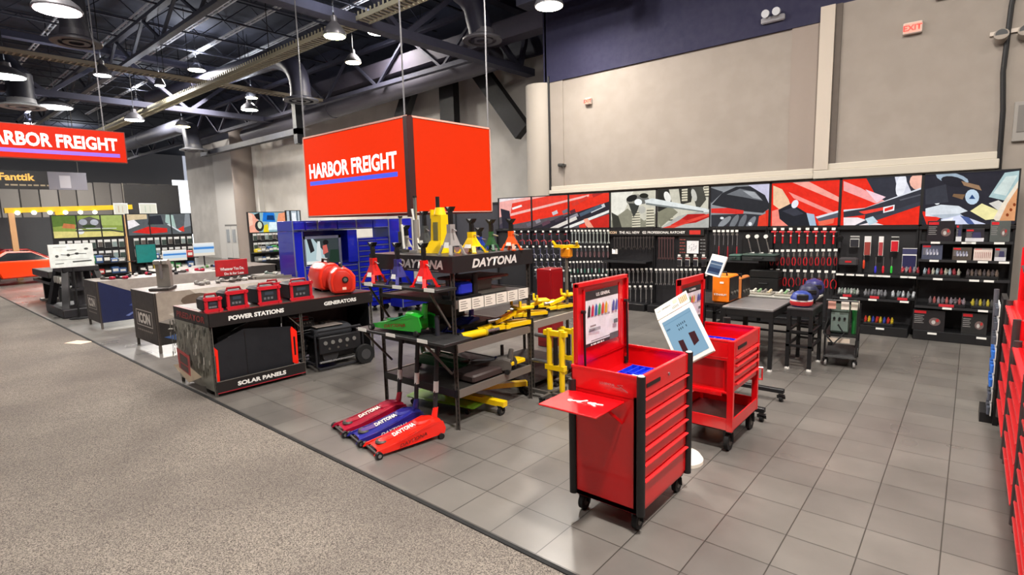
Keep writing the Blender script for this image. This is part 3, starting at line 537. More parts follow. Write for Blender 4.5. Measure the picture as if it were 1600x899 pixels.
# products on the shelves of bays 7 and 8
def carton(name, label, x, y, z, w_, d_, h_, c='#211f22', ac='#c8242c', kind=0, rz=0):
    t = thing(name, label, 'box', (x, y, z), rz); MB().box(0, w_, 0, d_, 0, h_, M(c, .45)).build('carton', t)
    its = [(c, full(w_, h_)), (ac, [(w_*.04, h_*.82), (w_*.42, h_*.82), (w_*.42, h_*.95), (w_*.04, h_*.95)])] + [('#8f8c8c', [(w_*.05, h_*(.7-.09*i)), (w_*(.36-.04*(i % 2)), h_*(.7-.09*i)), (w_*(.36-.04*(i % 2)), h_*(.73-.09*i)), (w_*.05, h_*(.73-.09*i))]) for i in range(5)]
    if kind == 0: its += [('#6b5a58', ell(w_*.7, h_*.45, w_*.18, h_*.2)), ('#b9b4b0', ell(w_*.66, h_*.42, w_*.06, h_*.1)), ('#b03030', ell(w_*.78, h_*.52, w_*.05, h_*.08))]
    elif kind == 1: its += [('#8a8ca0', ell(w_*(.25+.16*i), h_*.5, w_*.06, h_*.22)) for i in range(4)] + [('#d8d8e0', ell(w_*(.3+.16*i), h_*.4, w_*.03, h_*.1)) for i in range(4)]
    elif kind == 2: its += [('#d0d0d4', full(w_, h_*.3)), ('#3a3a5a', [(w_*.35, h_*.3), (w_*.85, h_*.3), (w_*.8, h_*.75), (w_*.4, h_*.75)])]
    elif kind == 3: its += [('#d9c9c0', full(w_, h_*.9))] + [('#a06a60', strip([(w_*(.1+.1*i), h_*.2), (w_*(.1+.1*i), h_*.7)], w_*.03)) for i in range(9)]
    art('front_print', t, (0, 0, 0), (1, 0, 0), (0, 0, 1), w_, h_, its, PRINT, step=.0008); return t
def sheetrow(y, items):
    for nm, lb, u0, u1, v0, v1, c, kind in items:
        a, b = aty(u0, v1, y), aty(u1, v0, y); carton(nm, lb, a.x, y, a.z, b.x-a.x, .2, b.z-a.z, c, kind=kind)
def shelf_z(k, i): return BS[i][0]
def onshelf(nm, lb, u0, u1, z, y, h, c, kind):
    a, b = aty(u0, 400, y), aty(u1, 400, y); return carton(nm, lb, a.x, y, z, b.x-a.x, .18, h, c, kind=kind)
y8 = YP-.3
for a in (('tool_carton', 'wide black carton with a tool kit picture on the top shelf', 1446, 1488, 0, .33, '#231f24', 0), ('small_carton', 'narrow upright carton on the top shelf beside the wide black carton', 1491, 1500, 0, .27, '#3a3a44', 2), ('display_carton', 'dark carton with a white base print on the top shelf', 1506, 1535, 0, .2, '#2d2a30', 2), ('tool_carton', 'grey-green carton on the top shelf beside the red display', 1544, 1575, 0, .32, '#555a58', 0),
    ('picture_carton', 'blue-grey printed carton on the second shelf', 1440, 1472, 1, .24, '#4a4f62', 1), ('parts_carton', 'brown open carton in the middle of the second shelf', 1488, 1518, 1, .2, '#4f4740', 1), ('bit_carton', 'pale carton of bits on the second shelf', 1521, 1550, 1, .19, '#8a7f7a', 3), ('small_carton', 'small silver packet at the end of the second shelf', 1554, 1572, 1, .2, '#77787a', 2),
    ('tool_carton', 'large black carton with a red label low in the boxed bay', 1433, 1484, 3.9, .34, '#222022', 0), ('tool_carton', 'large black carton low on the base deck beside the red chests', 1511, 1552, 3.9, .34, '#262626', 0)):
    z = .16 if a[4] == 3.9 else BS[a[4]][0]; onshelf(a[0], a[1], a[2], a[3], z+.001, YP-.33 if a[4] < 3 else YP-.38, a[5]*(1 if a[4] < 3 else 1), a[6], a[7])
def tray_item(label, u0, u1, z, y, cols, n=7, red=True):
    a, b = aty(u0, 440, y), aty(u1, 440, y); w_ = b.x-a.x; t = thing('tool_tray', label, 'tray', (a.x, y, z+.001)); MB().box(0, w_, 0, .2, 0, .05, BLK, .01).build('tray', t)
    for i in range(n):
        c = M(cols[i % len(cols)], .3, .4); x = w_*(i+.5)/n
        MB().cyl((x, .03, .06), (x+random.uniform(-.03, .03), .17, .08+random.uniform(0, .05)), .016, c, n=6).lathe([(.02, .05), (.022, .1), (.012, .13), (.01, .15)], c, 7, (x, .1, 0)).build('small_tool', t)
    if red: MB().box(w_*.3, w_*.7, -.006, 0, -.02, .045, M('#c02a34', .4)).build('red_label', t)
z7a, z7b = wz(430, 1378, YP-.3), wz(468, 1378, YP-.42)
tray_item('tray of silver air tools with a red label, first on the shelf by the pliers', 1308, 1342, z7b, YP-.4, ['#b8bcb8', '#7c8a80']); tray_item('tray of grey air tools, middle of the low shelf', 1350, 1386, z7b, YP-.4, ['#8a8c90', '#6a6a70']); tray_item('tray of pointed silver nozzles beside the shelf divider', 1392, 1432, z7b, YP-.4, ['#c8ccd0', '#8d9498'], 5)
tray_item('tray with assorted ratchets at the middle shelf of the boxed bay', 1440, 1500, BS[2][0], YP-.38, ['#9fb0b8', '#a04048', '#b8b8a8'], 9, False); tray_item('dark tray of long tools at the middle shelf end', 1508, 1560, BS[2][0], YP-.38, ['#5c5658', '#7a6a60'], 8, False)
tray_item('tray of brown tools with red label on the fourth shelf', 1452, 1512, BS[3][0], YP-.4, ['#6a6468', '#a05a58', '#8a8088'], 9); tray_item('tray with a yellow strip on the fourth shelf near the red chests', 1520, 1556, BS[3][0], YP-.4, ['#c0b040', '#555555'], 6, False)
tray_item('colourful low tray on the base deck under the air tools', 1352, 1400, .16, YP-.4, ['#b8352c', '#c8b030', '#3848a0'], 8, False)
tray_item('thin rack of silver bits on the upper shelf edge beneath the screwdrivers', 1405, 1436, z7a, YP-.28, ['#b04048', '#8a8a8e'], 5, False)
def shelf_tags(us, z, y, what):
    for i, u in enumerate(us):
        p = aty(u, 440, y); o = obj('shelf_label', SL, None, (p.x, y, z-.018), label=f'{ORD[i]} white price label from the left on the {what}', cat='price label', group='price labels on the ' + what)
mb = MB(); mb.box(-.06, .06, -.004, 0, -.016, .016, LBL); SL = mb.mesh('shelf_label')
for i, us in enumerate(([1457, 1505, 1512, 1556], [1457, 1500, 1533, 1566], [1465, 1522, 1545], [1483, 1540])): shelf_tags(us, BS[i][0], YP-BS[i][1]-.013, ('top', 'second', 'middle', 'fourth')[i] + ' shelf of boxed tools')
shelf_tags([1312, 1328, 1343, 1362, 1372, 1384, 1413, 1424], z7a, YP-.313, 'shelf below the screwdrivers'); shelf_tags([1320, 1365, 1415], z7b, YP-.433, 'air tool shelf'); 
for i, u in enumerate((1375, 1457, 1535)): p = aty(u, 510, YP-.43); obj('shelf_label', SL, None, (p.x, YP-.422, .12), label=f'{ORD[i]} white price label from the left along the bottom plinth', cat='price label', group='price labels on the plinth')
# bay 5 lower goods
def case(label, u, v, y, w_, d_, h_, c, lid=None, z=None):
    p = aty(u, v, y); z = p.z if z is None else z; t = thing('equipment_case', label, 'case', (p.x, y, z)); MB().box(0, w_, 0, d_, 0, h_*.7, M(c, .45), .015).build('case_body', t); MB().box(-.005, w_+.005, -.005, d_, h_*.7, h_, M(lid or c, .4), .015).build('case_lid', t)
    MB().tube([(w_*.35, -.01, h_*.5), (w_*.36, -.04, h_*.5), (w_*.64, -.04, h_*.5), (w_*.65, -.01, h_*.5)], .01, BLK).build('handle', t); return t
case('dark slanted-top case on the ledge under the chrome ratchets', 1158, 432, YP-.42, .62, .36, .14, '#26292a', '#3a4a44', z=1.221)
case('large black machine box on the low shelf behind the orange welder', 1170, 480, YP-.42, .52, .36, .5, '#141414', z=.551)
case('small green-topped box on the ledge behind the tilted tablet', 1138, 432, YP-.42, .22, .3, .12, '#2c3c38', '#4d6a60', z=1.221)
# small fixtures on the plaster wall
def exit_sign(u, v, wd, h, y, label):
    p = aty(u, v, y); t = thing('exit_sign', label, 'exit sign', p); MB().box(-wd/2, wd/2, 0, .08, -h/2, h/2, M('#d8c4b8', .5), .01).build('housing', t)
    MB().box(-wd*.44, wd*.44, -.004, 0, -h*.4, h*.4, M('#d88a78', .4, 0, 0, .5)).build('face', t); text_obj('EXIT', t, (0, -.004, 0), (1, 0, 0), (0, 0, 1), h=h*.5, mt=M('#ff2a1c', .4, 0, 0, 1.2), bold=.03)
exit_sign(1426, 43, .27, .19, YW-.24, 'red lit EXIT sign high on the protruding beige wall'); exit_sign(918, 158, .17, .16, YW-.1, 'small red EXIT sign high on the recessed wall near the round column')
t = thing('emergency_light', 'twin-headed white emergency lamp on the navy upper wall', 'emergency light', aty(1207, 24, YW-.12)); MB().box(-.22, .22, 0, .1, -.12, 0, M('#a3a2a8', .5), .02).build('battery_box', t)
for s in (-.1, .1): MB().cyl((s, -.02, .05), (s, -.14, .02), .06, M('#c9cbd0', .4), .075, n=14).build('lamp_head', t)
t = thing('emergency_light', 'black twin spotlights beside the hanging cable on the beige wall', 'emergency light', aty(1586, 50, YW-.2)); MB().box(-.3, .3, 0, .06, 0, .06, M('#c8bcb0', .6)).build('mount_bar', t)
for s in (-.16, .12): MB().cyl((s, .02, -.08), (s, -.12, -.02), .08, M('#948a80', .4), .095, n=16).cyl((s, -.121, -.02), (s, -.125, -.02), .075, BLK, n=16).build('lamp_head', t)
t = thing('wall_loudspeaker', 'grey wall-mounted loudspeaker unit at the photo edge', 'speaker', aty(1580, 222, YW-.22)); MB().box(0, .9, 0, .06, 0, .62, M('#8f8a84', .5), .01).build('cabinet', t); MB().box(.05, .85, -.01, 0, .15, .56, M('#6e6a66', .6)).build('grille', t); MB().box(.2, .5, -.02, -.01, .02, .1, BLK).build('control', t); MB().box(.26, .42, -.02, -.01, .3, .44, WHT).build('badge', t)
p = aty(1580, 0, YW-.2); obj('hanging_cable', MB().tube([(.34, YW-.2, 6.1), (.25, YW-.2, 5.3), (.22, YW-.2, 4.3), (.26, YW-.21, 3.7), (.27, YW-.2, 2.8), (.27, YW-.2, 1.2)], .035, BLK, 8).mesh('hanging_cable', True), label='thick black cable running down the beige wall near the exit sign', cat='cable')
obj('hanging_cable', MB().tube([(-8.88, YW-.06, 5.9), (-8.87, YW-.06, 4), (-8.88, YW-.06, 2.2)], .03, BLK, 8).mesh('hanging_cable', True), label='thin black conduit running down beside the round column', cat='cable')
t = thing('wall_camera', 'small wall-mounted camera on the beige wall below the small exit sign', 'camera', aty(880, 258, YW)); MB().box(-.1, .1, -.05, 0, -.04, .02, DST, .01).build('bracket', t); MB().cyl((-.08, -.08, 0), (.1, -.14, -.02), .045, M('#3a3938', .4), n=12).build('camera_body', t)
obj('wall_vent', MB().box(0, .8, 0, .05, 0, .4, M('#8a7d74', .6), .01).mesh('wall_vent'), None, aty(1462, 0, YW-.22), label='dull brown square vent high on the protruding beige wall', cat='vent')
# ================================================================ RED SERVICE CARTS
def edge(o, w_=.004, seg=2):
    md = o.modifiers.new('b', 'BEVEL'); md.width = w_; md.segments = seg; md.limit_method = 'ANGLE'; md.angle_limit = math.radians(40); return o
def caster(parent, x, y, r=.062, name='caster', col=RUB):
    mb = MB(); mb.cyl((x-.018, y, r), (x+.018, y, r), r, col, n=18).cyl((x-.02, y, r), (x+.02, y, r), r*.5, DST, n=10)
    for s in (-1, 1): mb.bar((x+s*.026, y, r), (x+s*.026, y-.01, r*2.1), .004, .04, BLK, up=(1, 0, 0))
    mb.box(x-.035, x+.035, y-.035, y+.035, r*2.05, r*2.2, BLK); return mb.build(name, parent)
def lid_sheet(par, y0, y1, z0, z1, x):
    w_, h_ = y1-y0, z1-z0
    its = [('#e8e6ea', full(w_, h_)), ('#2b292b', [(0, h_*.84), (w_, h_*.84), (w_, h_), (0, h_)]), ('#2b292b', [(0, 0), (w_*.72, 0), (w_*.72, h_*.06), (0, h_*.06)]), ('#5a5658', [(w_*.72, 0), (w_, 0), (w_, h_*.12), (w_*.72, h_*.12)])]
    for i, c in enumerate(('#26242a', '#c01c44', '#2c5ca8', '#2f9a4a', '#d83c28', '#e0a818', '#f0d4dc', '#4a4a9a', '#4a4a9a')):
        x0 = w_*(.05+.1*i+(.03 if i > 6 else 0)); its.append((c, [(x0, h_*.54), (x0+w_*.075, h_*.54), (x0+w_*.085, h_*.7), (x0+w_*.05, h_*.76), (x0+w_*.02, h_*.7)]))
    for i in range(9): its.append(('#3a3638', [(w_*(.08+.035*i), h_*.27), (w_*(.1+.035*i), h_*.27), (w_*(.1+.035*i), h_*.33), (w_*(.08+.035*i), h_*.33)]))
    its += [('#8a8588', [(w_*.08, h_*.36), (w_*.25, h_*.36), (w_*.25, h_*.39), (w_*.08, h_*.39)]), ('#6a6568', [(w_*.8, h_*.3), (w_*.93, h_*.3), (w_*.93, h_*.38), (w_*.8, h_*.38)]), ('#6a6568', [(w_*.1, h_*.1), (w_*.7, h_*.1), (w_*.7, h_*.115), (w_*.1, h_*.115)])]
    s = art('price_sheet', par, (x, y0, z0), (0, 1, 0), (0, 0, 1), w_, h_, its, PRINT, step=.0007)
    text_obj('U.S. GENERAL', s, (x+.006, (y0+y1)/2, z0+h_*.92), (0, 1, 0), (0, 0, 1), h=h_*.06, mt=WHT, bold=.03, name='sheet_heading')
    dashes(s, (x+.006, y0+w_*.32, z0+h_*.03), (0, 1, 0), (0, 0, 1), w_*.4, h_*.03, WHT); return s
def blue_tray(x0, x1, y0, y1, z, label):
    t = thing('tray_insert', label, 'tray', (x0, y0, z)); c = M('#1538d8', .4); mb = MB(); w_, d_ = x1-x0, y1-y0
    mb.box(0, w_, 0, d_, 0, .01, c); mb.build('tray_floor', t); mb = MB()
    for i in range(6): mb.box(w_*i/5.2, w_*i/5.2+.008, 0, d_, .01, .045, c)
    mb.box(0, w_, 0, .008, .01, .05, c).box(0, w_, d_-.008, d_, .01, .05, c).box(0, w_, d_*.45, d_*.45+.01, .01, .045, c); mb.build('dividers', t)
    MB().box(w_*.45, w_*.8, .03, .12, .046, .05, WHT).build('card', t)
DEEP = M('#b30610', .3, 0, .4)
# cart one: full-bank chest, drawers face the aisle on the east side
c1 = thing('tool_cart', 'red tool cart with black corner bumpers, side shelf and full bank of drawers', 'tool cart', (-1.9, 3.58, 0))
X0, X1, Y0, Y1 = -.265, .295, -.40, .40
mb = MB(); mb.box(X0, X1-.02, Y0, Y0+.012, .14, 1.12, RED); mb.box(X0, X1-.02, Y1-.012, Y1, .14, 1.12, RED); mb.box(X0, X0+.012, Y0, Y1, .14, 1.12, RED); mb.box(X0, X1-.02, Y0, Y1, .14, .18, RED); mb.box(X0, X1-.03, Y0, Y1, .955, .965, DEEP); mb.box(X1-.06, X1-.03, Y0, Y1, .16, .98, DEEP)
for a in (Y0-.001, Y1-.019): mb.box(X0-.001, X1-.02, a, a+.02, 1.105, 1.1255, RED)
mb.box(X0-.0015, X0+.02, Y0, Y1, 1.105, 1.126, RED); edge(mb.build('body', c1), .003)
fp = MB().box(X1-.03, X1, Y0+.03, Y1-.03, .975, 1.125, RED, .004).build('front_panel', c1); MB().box(X1-.002, X1+.004, -.33, -.12, 1.035, 1.062, BLK).build('slot_handle', fp); MB().cyl((X1, .02, 1.05), (X1+.008, .02, 1.05), .012, STEEL, n=12).build('lock', fp)
zs = [.968, .846, .722, .61, .50, .383, .17]
for a, b in zip(zs, zs[1:]):
    d = MB().box(X1-.03, X1-.006, Y0+.035, Y1-.035, b+.006, a-.004, RED, .003).build('drawer', c1)
    p = MB(); p.prism([(X1-.006, a-.006), (X1+.015, a-.006), (X1+.018, a-.012), (X1+.006, a-.018), (X1-.006, a-.026)], 'y', Y0+.035, Y1-.035, M('#f03a3c', .25, .2)); p.v = [Vector((q.x, q.y, q.z)) for q in p.v]; p.build('pull_rail', d)
for nm, x, y, z1 in (('corner_bumper', X1-.005, Y0+.005, 1.13), ('corner_bumper', X0+.01, Y0+.0, 1.02), ('corner_bumper', X1-.005, Y1-.0, 1.13), ('corner_bumper', X0+.01, Y1, 1.02)):
    q = MB(); q.cyl((x, y, .145), (x, y, z1), .03, M('#1a191a', .55), n=16); b_ = q.build(nm, c1)
    if z1 > 1.1: MB().lathe([(.024, z1), (.02, z1+.006), (.001, z1+.008)], M('#c8c4c0', .5), 14, (x, y, 0)).build('cap', b_)
for x in (X0+.06, X1-.06):
    for y in (Y0+.07, Y1-.07): caster(c1, x, y)
L = MB(); L.box(X0+.005, X0+.022, Y0+.02, Y1-.02, 1.12, 1.715, RED, .006)
for a in ((X0+.022, X0+.045, Y0+.02, Y0+.04, 1.13, 1.715), (X0+.022, X0+.045, Y1-.04, Y1-.02, 1.13, 1.715), (X0+.022, X0+.045, Y0+.02, Y1-.02, 1.685, 1.715), (X0+.022, X0+.03, Y0+.13, Y0+.15, 1.2, 1.66), (X0+.022, X0+.03, Y1-.15, Y1-.13, 1.2, 1.66)): L.box(*a, RED)
lid = edge(L.build('lid', c1), .003)
lid_sheet(lid, Y0+.15, Y1-.17, 1.22, 1.64, X0+.031)
for y in (Y0+.10, Y1-.06): MB().cyl((X0+.06, y, 1.0), (X0+.05, y, 1.50), .009, BLK, n=8).cyl((X0+.058, y, 1.2), (X0+.05, y, 1.50), .005, STEEL, n=8).cyl((X0+.03, y, 1.5), (X0+.06, y, 1.5), .014, BLK, n=8).build('gas_strut', lid)
sh = MB(); sh.box(X0-.01, X1-.12, Y0-.385, Y0-.01, .925, .938, RED, .003); sh = edge(sh.build('side_shelf', c1), .002)
for x in (X0+.06, X1-.14): MB().bar((x, Y0-.2, .925), (x, Y0-.005, .78), .008, .02, RED).build('shelf_brace', sh)
text_obj('U.S.GENERAL', c1, (X0+.30, Y0-.001, 1.035), (1, 0, 0), (0, 0, 1), wd=.12, mt=STEEL, bold=.02, name='brand_badge')
MB().tube([(X0+.33, Y0-.003, 1.02), (X0+.4, Y0-.003, 1.018), (X0+.42, Y0-.003, 1.045), (X0+.38, Y0-.003, 1.04), (X0+.46, Y0-.003, 1.0)], .0016, STEEL, 4).build('signature_swoosh', c1)
blue_tray(-1.99, -1.70, 3.42, 3.78, .966, 'blue tray insert in the top well of the closest red cart')
# keys and papers on the side shelf
k = thing('key_set', 'pair of silver keys with tags lying on the red side shelf', 'keys', (-1.93, 2.98, .9385))
for i, (x, y, a) in enumerate(((-.07, 0, .3), (-.02, .03, 1.0), (.07, 0, -.5), (.10, .03, .2))):
    MB().at((x, y, 0), rz=a).box(-.03, .03, -.008, .008, 0, .004, WHT).lathe([(.018, 0), (.018, .005)], WHT, 10, (-.035, 0, 0)).build('key', k)
MB().tube([(.02*math.cos(i), .02*math.sin(i), .004) for i in range(6)], .002, STEEL, 5, True).build('key_ring', k)
# cart two: four-drawer cart with an open lower frame
c2 = thing('tool_cart', 'red tool cart with an open lower frame standing behind the tilted white screen', 'tool cart', (-1.86, 5.235, 0))
X0, X1, Y0, Y1 = -.29, .31, -.385, .385
mb = MB()
for a in ((X0, X0+.012, Y0, Y1, .55, 1.05), (X0, X1-.03, Y0+.035, Y0+.045, .55, 1.05), (X0, X1-.03, Y1-.012, Y1, .55, 1.05), (X0, X1-.03, Y0, Y1, .55, .57), (X0, X1-.04, Y0, Y1, .88, .89), (X1-.06, X1-.035, Y0, Y1, .56, .9)): mb.box(*a, DEEP if a[4] > .8 else RED)
for a in ((X0, X1, Y0, Y0+.02, 1.03, 1.05), (X0, X1, Y1-.02, Y1, 1.03, 1.05), (X0, X0+.02, Y0, Y1, 1.03, 1.05)): mb.box(*a, RED)
mb.box(X0+.05, X1-.1, Y0+.03, Y0+.036, .6, .86, DEEP); mb.box(X0+.01, X1-.01, Y0+.002, Y0+.03, .86, 1.028, RED)
edge(mb.build('body', c2), .003)
for x in (X0, X1-.055):
    for y in (Y0, Y1-.04): MB().box(x-(.002 if x < 0 else -.002), x+(.055 if x > 0 else .053)+.002*(x > 0), y-(.003 if y < 0 else -.003), y+.04+(.003 if y > 0 else -.003), .198, 1.047, RED, .003).build('corner_post', c2)
fp = MB().box(X1-.03, X1, Y0+.05, Y1-.05, .905, 1.045, RED, .004).build('front_panel', c2); MB().box(X1-.002, X1+.005, -.28, -.04, .955, .985, BLK).build('slot_handle', fp)
zs = [.9, .825, .745, .655, .565]
for a, b in zip(zs, zs[1:]):
    d = MB().box(X1-.03, X1-.006, Y0+.055, Y1-.055, b+.006, a-.004, RED, .003).build('drawer', c2); MB().prism([(X1-.006, a-.006), (X1+.018, a-.006), (X1+.022, a-.016), (X1+.006, a-.024), (X1-.006, a-.034)], 'y', Y0+.055, Y1-.055, M('#f03a3c', .25, .2)).build('pull_rail', d)
tr = MB()
for a in ((X0, X1, Y0, Y0+.012, .2, .32), (X0, X1, Y1-.012, Y1, .2, .32), (X0, X0+.012, Y0, Y1, .2, .32), (X1-.012, X1, Y0, Y1, .2, .32)): tr.box(*a, RED)
tr.box(X0, X1, Y0, Y1, .2, .212, M('#5c0a10', .4)); edge(tr.build('bottom_tray', c2), .003)
for x in (X0+.06, X1-.05):
    for y in (Y0+.07, Y1-.07): caster(c2, x, y, .085)
MB().box(X0, X1-.1, Y0-.012, Y0, .53, .56, RED).build('towel_rail', c2)
MB().tube([(X1-.1, Y1, .62), (X1+.02, Y1+.05, .62), (X1+.02, Y1+.05, .5), (X1-.1, Y1, .5)], .012, RED).build('push_handle', c2)
L = MB(); L.box(X0+.005, X0+.02, Y0+.1, Y1, 1.02, 1.56, RED, .006)
for a in ((X0+.02, X0+.04, Y0+.1, Y0+.15, 1.03, 1.56), (X0+.02, X0+.04, Y1-.05, Y1, 1.03, 1.56), (X0+.02, X0+.04, Y0+.1, Y1, 1.5, 1.56)): L.box(*a, RED)
lid = edge(L.build('lid', c2), .003); lid_sheet(lid, Y0+.2, Y1-.1, 1.1, 1.46, X0+.03); MB().cyl((X0+.05, Y1-.04, .95), (X0+.04, Y1-.03, 1.4), .008, BLK, n=8).build('gas_strut', lid)
blue_tray(-2.05, -1.7, 4.98, 5.42, .895, 'blue tray insert in the open top of the second red cart')
# black floor stand with casters behind cart two
fs = thing('wheeled_base', 'black H-shaped wheeled base showing behind the second red cart', 'stand', (-1.6, 6.2, 0))
for i, y in enumerate((-.38, .38)):
    l = MB().box(-.9, .07, y-.03, y+.03, .1, .15, BLK, .006).build('foot_bar', fs)
    for x in (-.8, .04): caster(l, x, y, .036)
MB().box(-.5, -.44, -.38, .38, .1, .16, BLK).cyl((-.47, 0, .15), (-.47, 0, 1.0), .04, BLK, n=12).build('column', fs)
# ---------------------------------------------------------------- tilted kiosk screen between the carts
ks = thing('kiosk_screen', 'tilted white-framed tablet screen on a stand between the two red carts', 'kiosk', (-1.84, 4.46, 0))
MB().lathe([(.17, 0), (.17, .03), (.14, .07), (.06, .10), (.03, .12)], M('#f4f0e2', .4), 28).build('base', ks)
MB().cyl((0, 0, .1), (0, .02, 1.12), .022, WHT, n=14).build('pole', ks)
def board_at(par, name, c00, c10, c01, w_, h_, th, mt):
    """a slab whose face has lower corner c00, runs to c10 and up to c01"""
    o = Vector(c00); r = (Vector(c10)-o).normalized(); u = (Vector(c01)-o); u = (u-r*u.dot(r)).normalized(); n = r.cross(u)
    mb = MB(); vs = [o+r*a+u*b-n*c for c in (th, 0) for a, b in ((0, 0), (w_, 0), (w_, h_), (0, h_))]
    mb.add(vs, [(3,2,1,0),(4,5,6,7),(0,1,5,4),(1,2,6,5),(2,3,7,6),(3,0,4,7)], mt); q = mb.build(name, par, False); return edge(q, .004), o, r, u, n
B = Vector((-1.84, 4.46, 0))
pl = [aty(1061, 577, 4.2)-B, aty(1116, 548, 4.25)-B, aty(1035.5, 498, 4.38)-B, aty(1091, 479, 4.43)-B]
w_ = (pl[1]-pl[0]).length; h_ = (pl[2]-pl[0]).length
hs, o, r, u, n = board_at(ks, 'housing', pl[0], pl[1], pl[2], w_, h_, .03, M('#efece2', .4))
its = [('#8fb6d0', full(w_*.84, h_*.84)), ('#7ba4c2', [(0, h_*.76), (w_*.84, h_*.76), (w_*.84, h_*.775), (0, h_*.775)]), ('#5d84a4', [(w_*.03, h_*.64), (w_*.14, h_*.64), (w_*.14, h_*.67), (w_*.03, h_*.67)]), ('#4a2228', [(w_*.2, h_*.12), (w_*.34, h_*.12), (w_*.34, h_*.36), (w_*.2, h_*.38)]), ('#4a2228', [(w_*.53, h_*.16), (w_*.7, h_*.2), (w_*.7, h_*.4), (w_*.53, h_*.42)])]
its += [('#3c5668', [(w_*(.34+.055*i), h_*z), (w_*(.365+.055*i), h_*z), (w_*(.365+.055*i), h_*(z+.04)), (w_*(.34+.055*i), h_*(z+.04))]) for i in range(5) for z in (.54, .62) if i != 3 or z > .6]
art('display', hs, o+r*w_*.08+u*h_*.08+n*.001, r, u, w_*.84, h_*.84, its, SCREEN)
u2 = (u*.82 - n*.2).normalized(); q0 = o+u*h_*1.01
tp, o2, r2, uu, n2 = board_at(ks, 'info_sheet', q0, q0+r*w_, q0+u2*.1, w_, .13, .006, M('#f0ebdf', .5))
text_obj('U.S. GENERAL', tp, o2+r2*w_*.28+uu*.08+n2*.001, r2, uu, wd=w_*.42, mt=M('#5a5650', .5), bold=.02, name='sheet_text')
art('sheet_print', tp, o2+n2*.001, r2, uu, w_, .13, [('#d9c9a4', [(w_*.55, .07), (w_*.68, .07), (w_*.68, .11), (w_*.55, .11)])] + [('#8c857a', [(w_*(.5+.04*i), .02), (w_*(.52+.04*i), .02), (w_*(.52+.04*i), .05), (w_*(.5+.04*i), .05)]) for i in range(5)] + [('#b49a6c', [(w_*(.74+.05*i), .03), (w_*(.77+.05*i), .03), (w_*(.77+.05*i), .1), (w_*(.74+.05*i), .1)]) for i in range(5)], PRINT)
MB().add([o-n*.03, o+r*w_*.3-n*.03, o+u*h_-n*.03, o+Vector((-.02, .12, .1))], [(0, 1, 2), (0, 2, 3), (0, 3, 1), (1, 3, 2)], M('#ddd8ca', .5)).build('rear_stand', ks)
# ================================================================ DISPLAY RACK
PERF = M('#5a5550', .45, .5)
def upright(par, x, y, h_, mt=PERF):
    mb = MB(); mb.box(x-.02, x+.02, y-.003, y+.003, 0, h_, mt).box(x-.02, x-.014, y-.02, y+.02, 0, h_, mt); z = .05
    o = mb.build('upright', par); mb = MB()
    while z < h_-.1: mb.box(x-.004, x+.006, y-.0045, y-.003, z, z+.022, BLK).box(x-.0155, x-.014, y-.004, y+.006, z, z+.022, BLK).box(x-.014, x-.0125, y-.004, y+.006, z, z+.022, BLK); z += .05
    mb.build('slots', o); return o
RXa, RXb, RYa, RYb = -5.2, -3.95, 3.72, 4.98
rk = thing('display_rack', 'tall steel shelf rack with black DAYTONA header carrying jack stands', 'rack', (RXa, RYa, 0)); W_, D_ = RXb-RXa, RYb-RYa
for x in (.02, W_-.02):
    for y in (.02, D_-.02): upright(rk, x, y, 1.80, PERF)
for z, mt_ in ((1.36, M('#6b6660', .5, .4)), (.90, M('#7d756e', .45, .4)), (.42, M('#7d756e', .45, .4))):
    s = MB().box(.02, W_-.02, .02, D_-.02, z-.012, z, M('#2b2927', .5, .3)).build('shelf', rk)
    mb = MB()
    for y in (0, D_-.02): mb.box(.02, W_-.02, y, y+.02, z-.07 if z < 1.3 else z-.03, z+.01, BLK)
    for x in (0, W_-.02): mb.box(x, x+.02, .03, D_-.03, z-.075, z+.01, mt_)
    mb.build('beam', s)
tb = MB().box(-.12, W_+.02, -.02, D_+.02, 1.655, 1.825, M('#1b191b', .45)).build('header_box', rk)
text_obj('DAYTONA', tb, (W_+.021, D_*.49, 1.735), (0, 1, 0), (0, 0, 1), h=.095, wd=.72, mt=M('#d8d4cf', .4), bold=.04, shear=.25, name='header_lettering')
text_obj('DAYTONA', tb, (W_*.62, -.021, 1.735), (1, 0, 0), (0, 0, 1), h=.095, wd=.72, mt=M('#b9b5b2', .4), bold=.04, shear=.25, name='header_lettering')
MB().box(W_*.45, W_*.85, -.022, -.0205, 1.668, 1.672, M('#a9a5a2', .4)).build('header_rule', tb)
# card strip along the east side
for i in range(6):
    o = obj('spec_card', MB().box(0, .008, 0, .175, 0, .12, M('#e6e0d4', .5)).mesh('spec_card'), None, (RXb+.005, RYa+.06+i*.19, 1.255-(.0)), label=f'{ORD[i]} cream spec card from the near corner, on the rack beam', cat='card', group='spec cards under the second shelf')
    for j in range(4): MB().box(.008, .0085, .02, .02+.1-.02*(j % 2), .02+j*.024, .028+j*.024, M('#7d776e', .6)).build('print_line', o)
# cantilever front shelves
cs = thing('front_shelf', 'two-tier black shelf bracket projecting from the rack under the coloured jack stands', 'shelf', (RXa, RYa, 0))
for z, x0, x1, d_ in ((1.52, .08, 1.3, .28), (1.03, .06, 1.5, .38)):
    s = MB().box(x0, x1, -d_+.0, .0, z-.03, z, M('#1e1d1e', .5), .004).build('shelf', cs)
    for k_ in range(3):
        if z > 1: MB().box(x0+.05+k_*.5, x0+.2+k_*.5, -d_-.004, -d_, z-.024, z+.012, LBL).build('price_label', s)
    for x in (.2, 1.2): MB().bar((x, -.02, z-.42), (x, -d_*.95, z-.04), .02, .02, DST).build('strut', s)
MB().bar((.2, -.2, .12), (1.15, -.2, .12), .02, .02, GRY).build('foot_rail', cs)
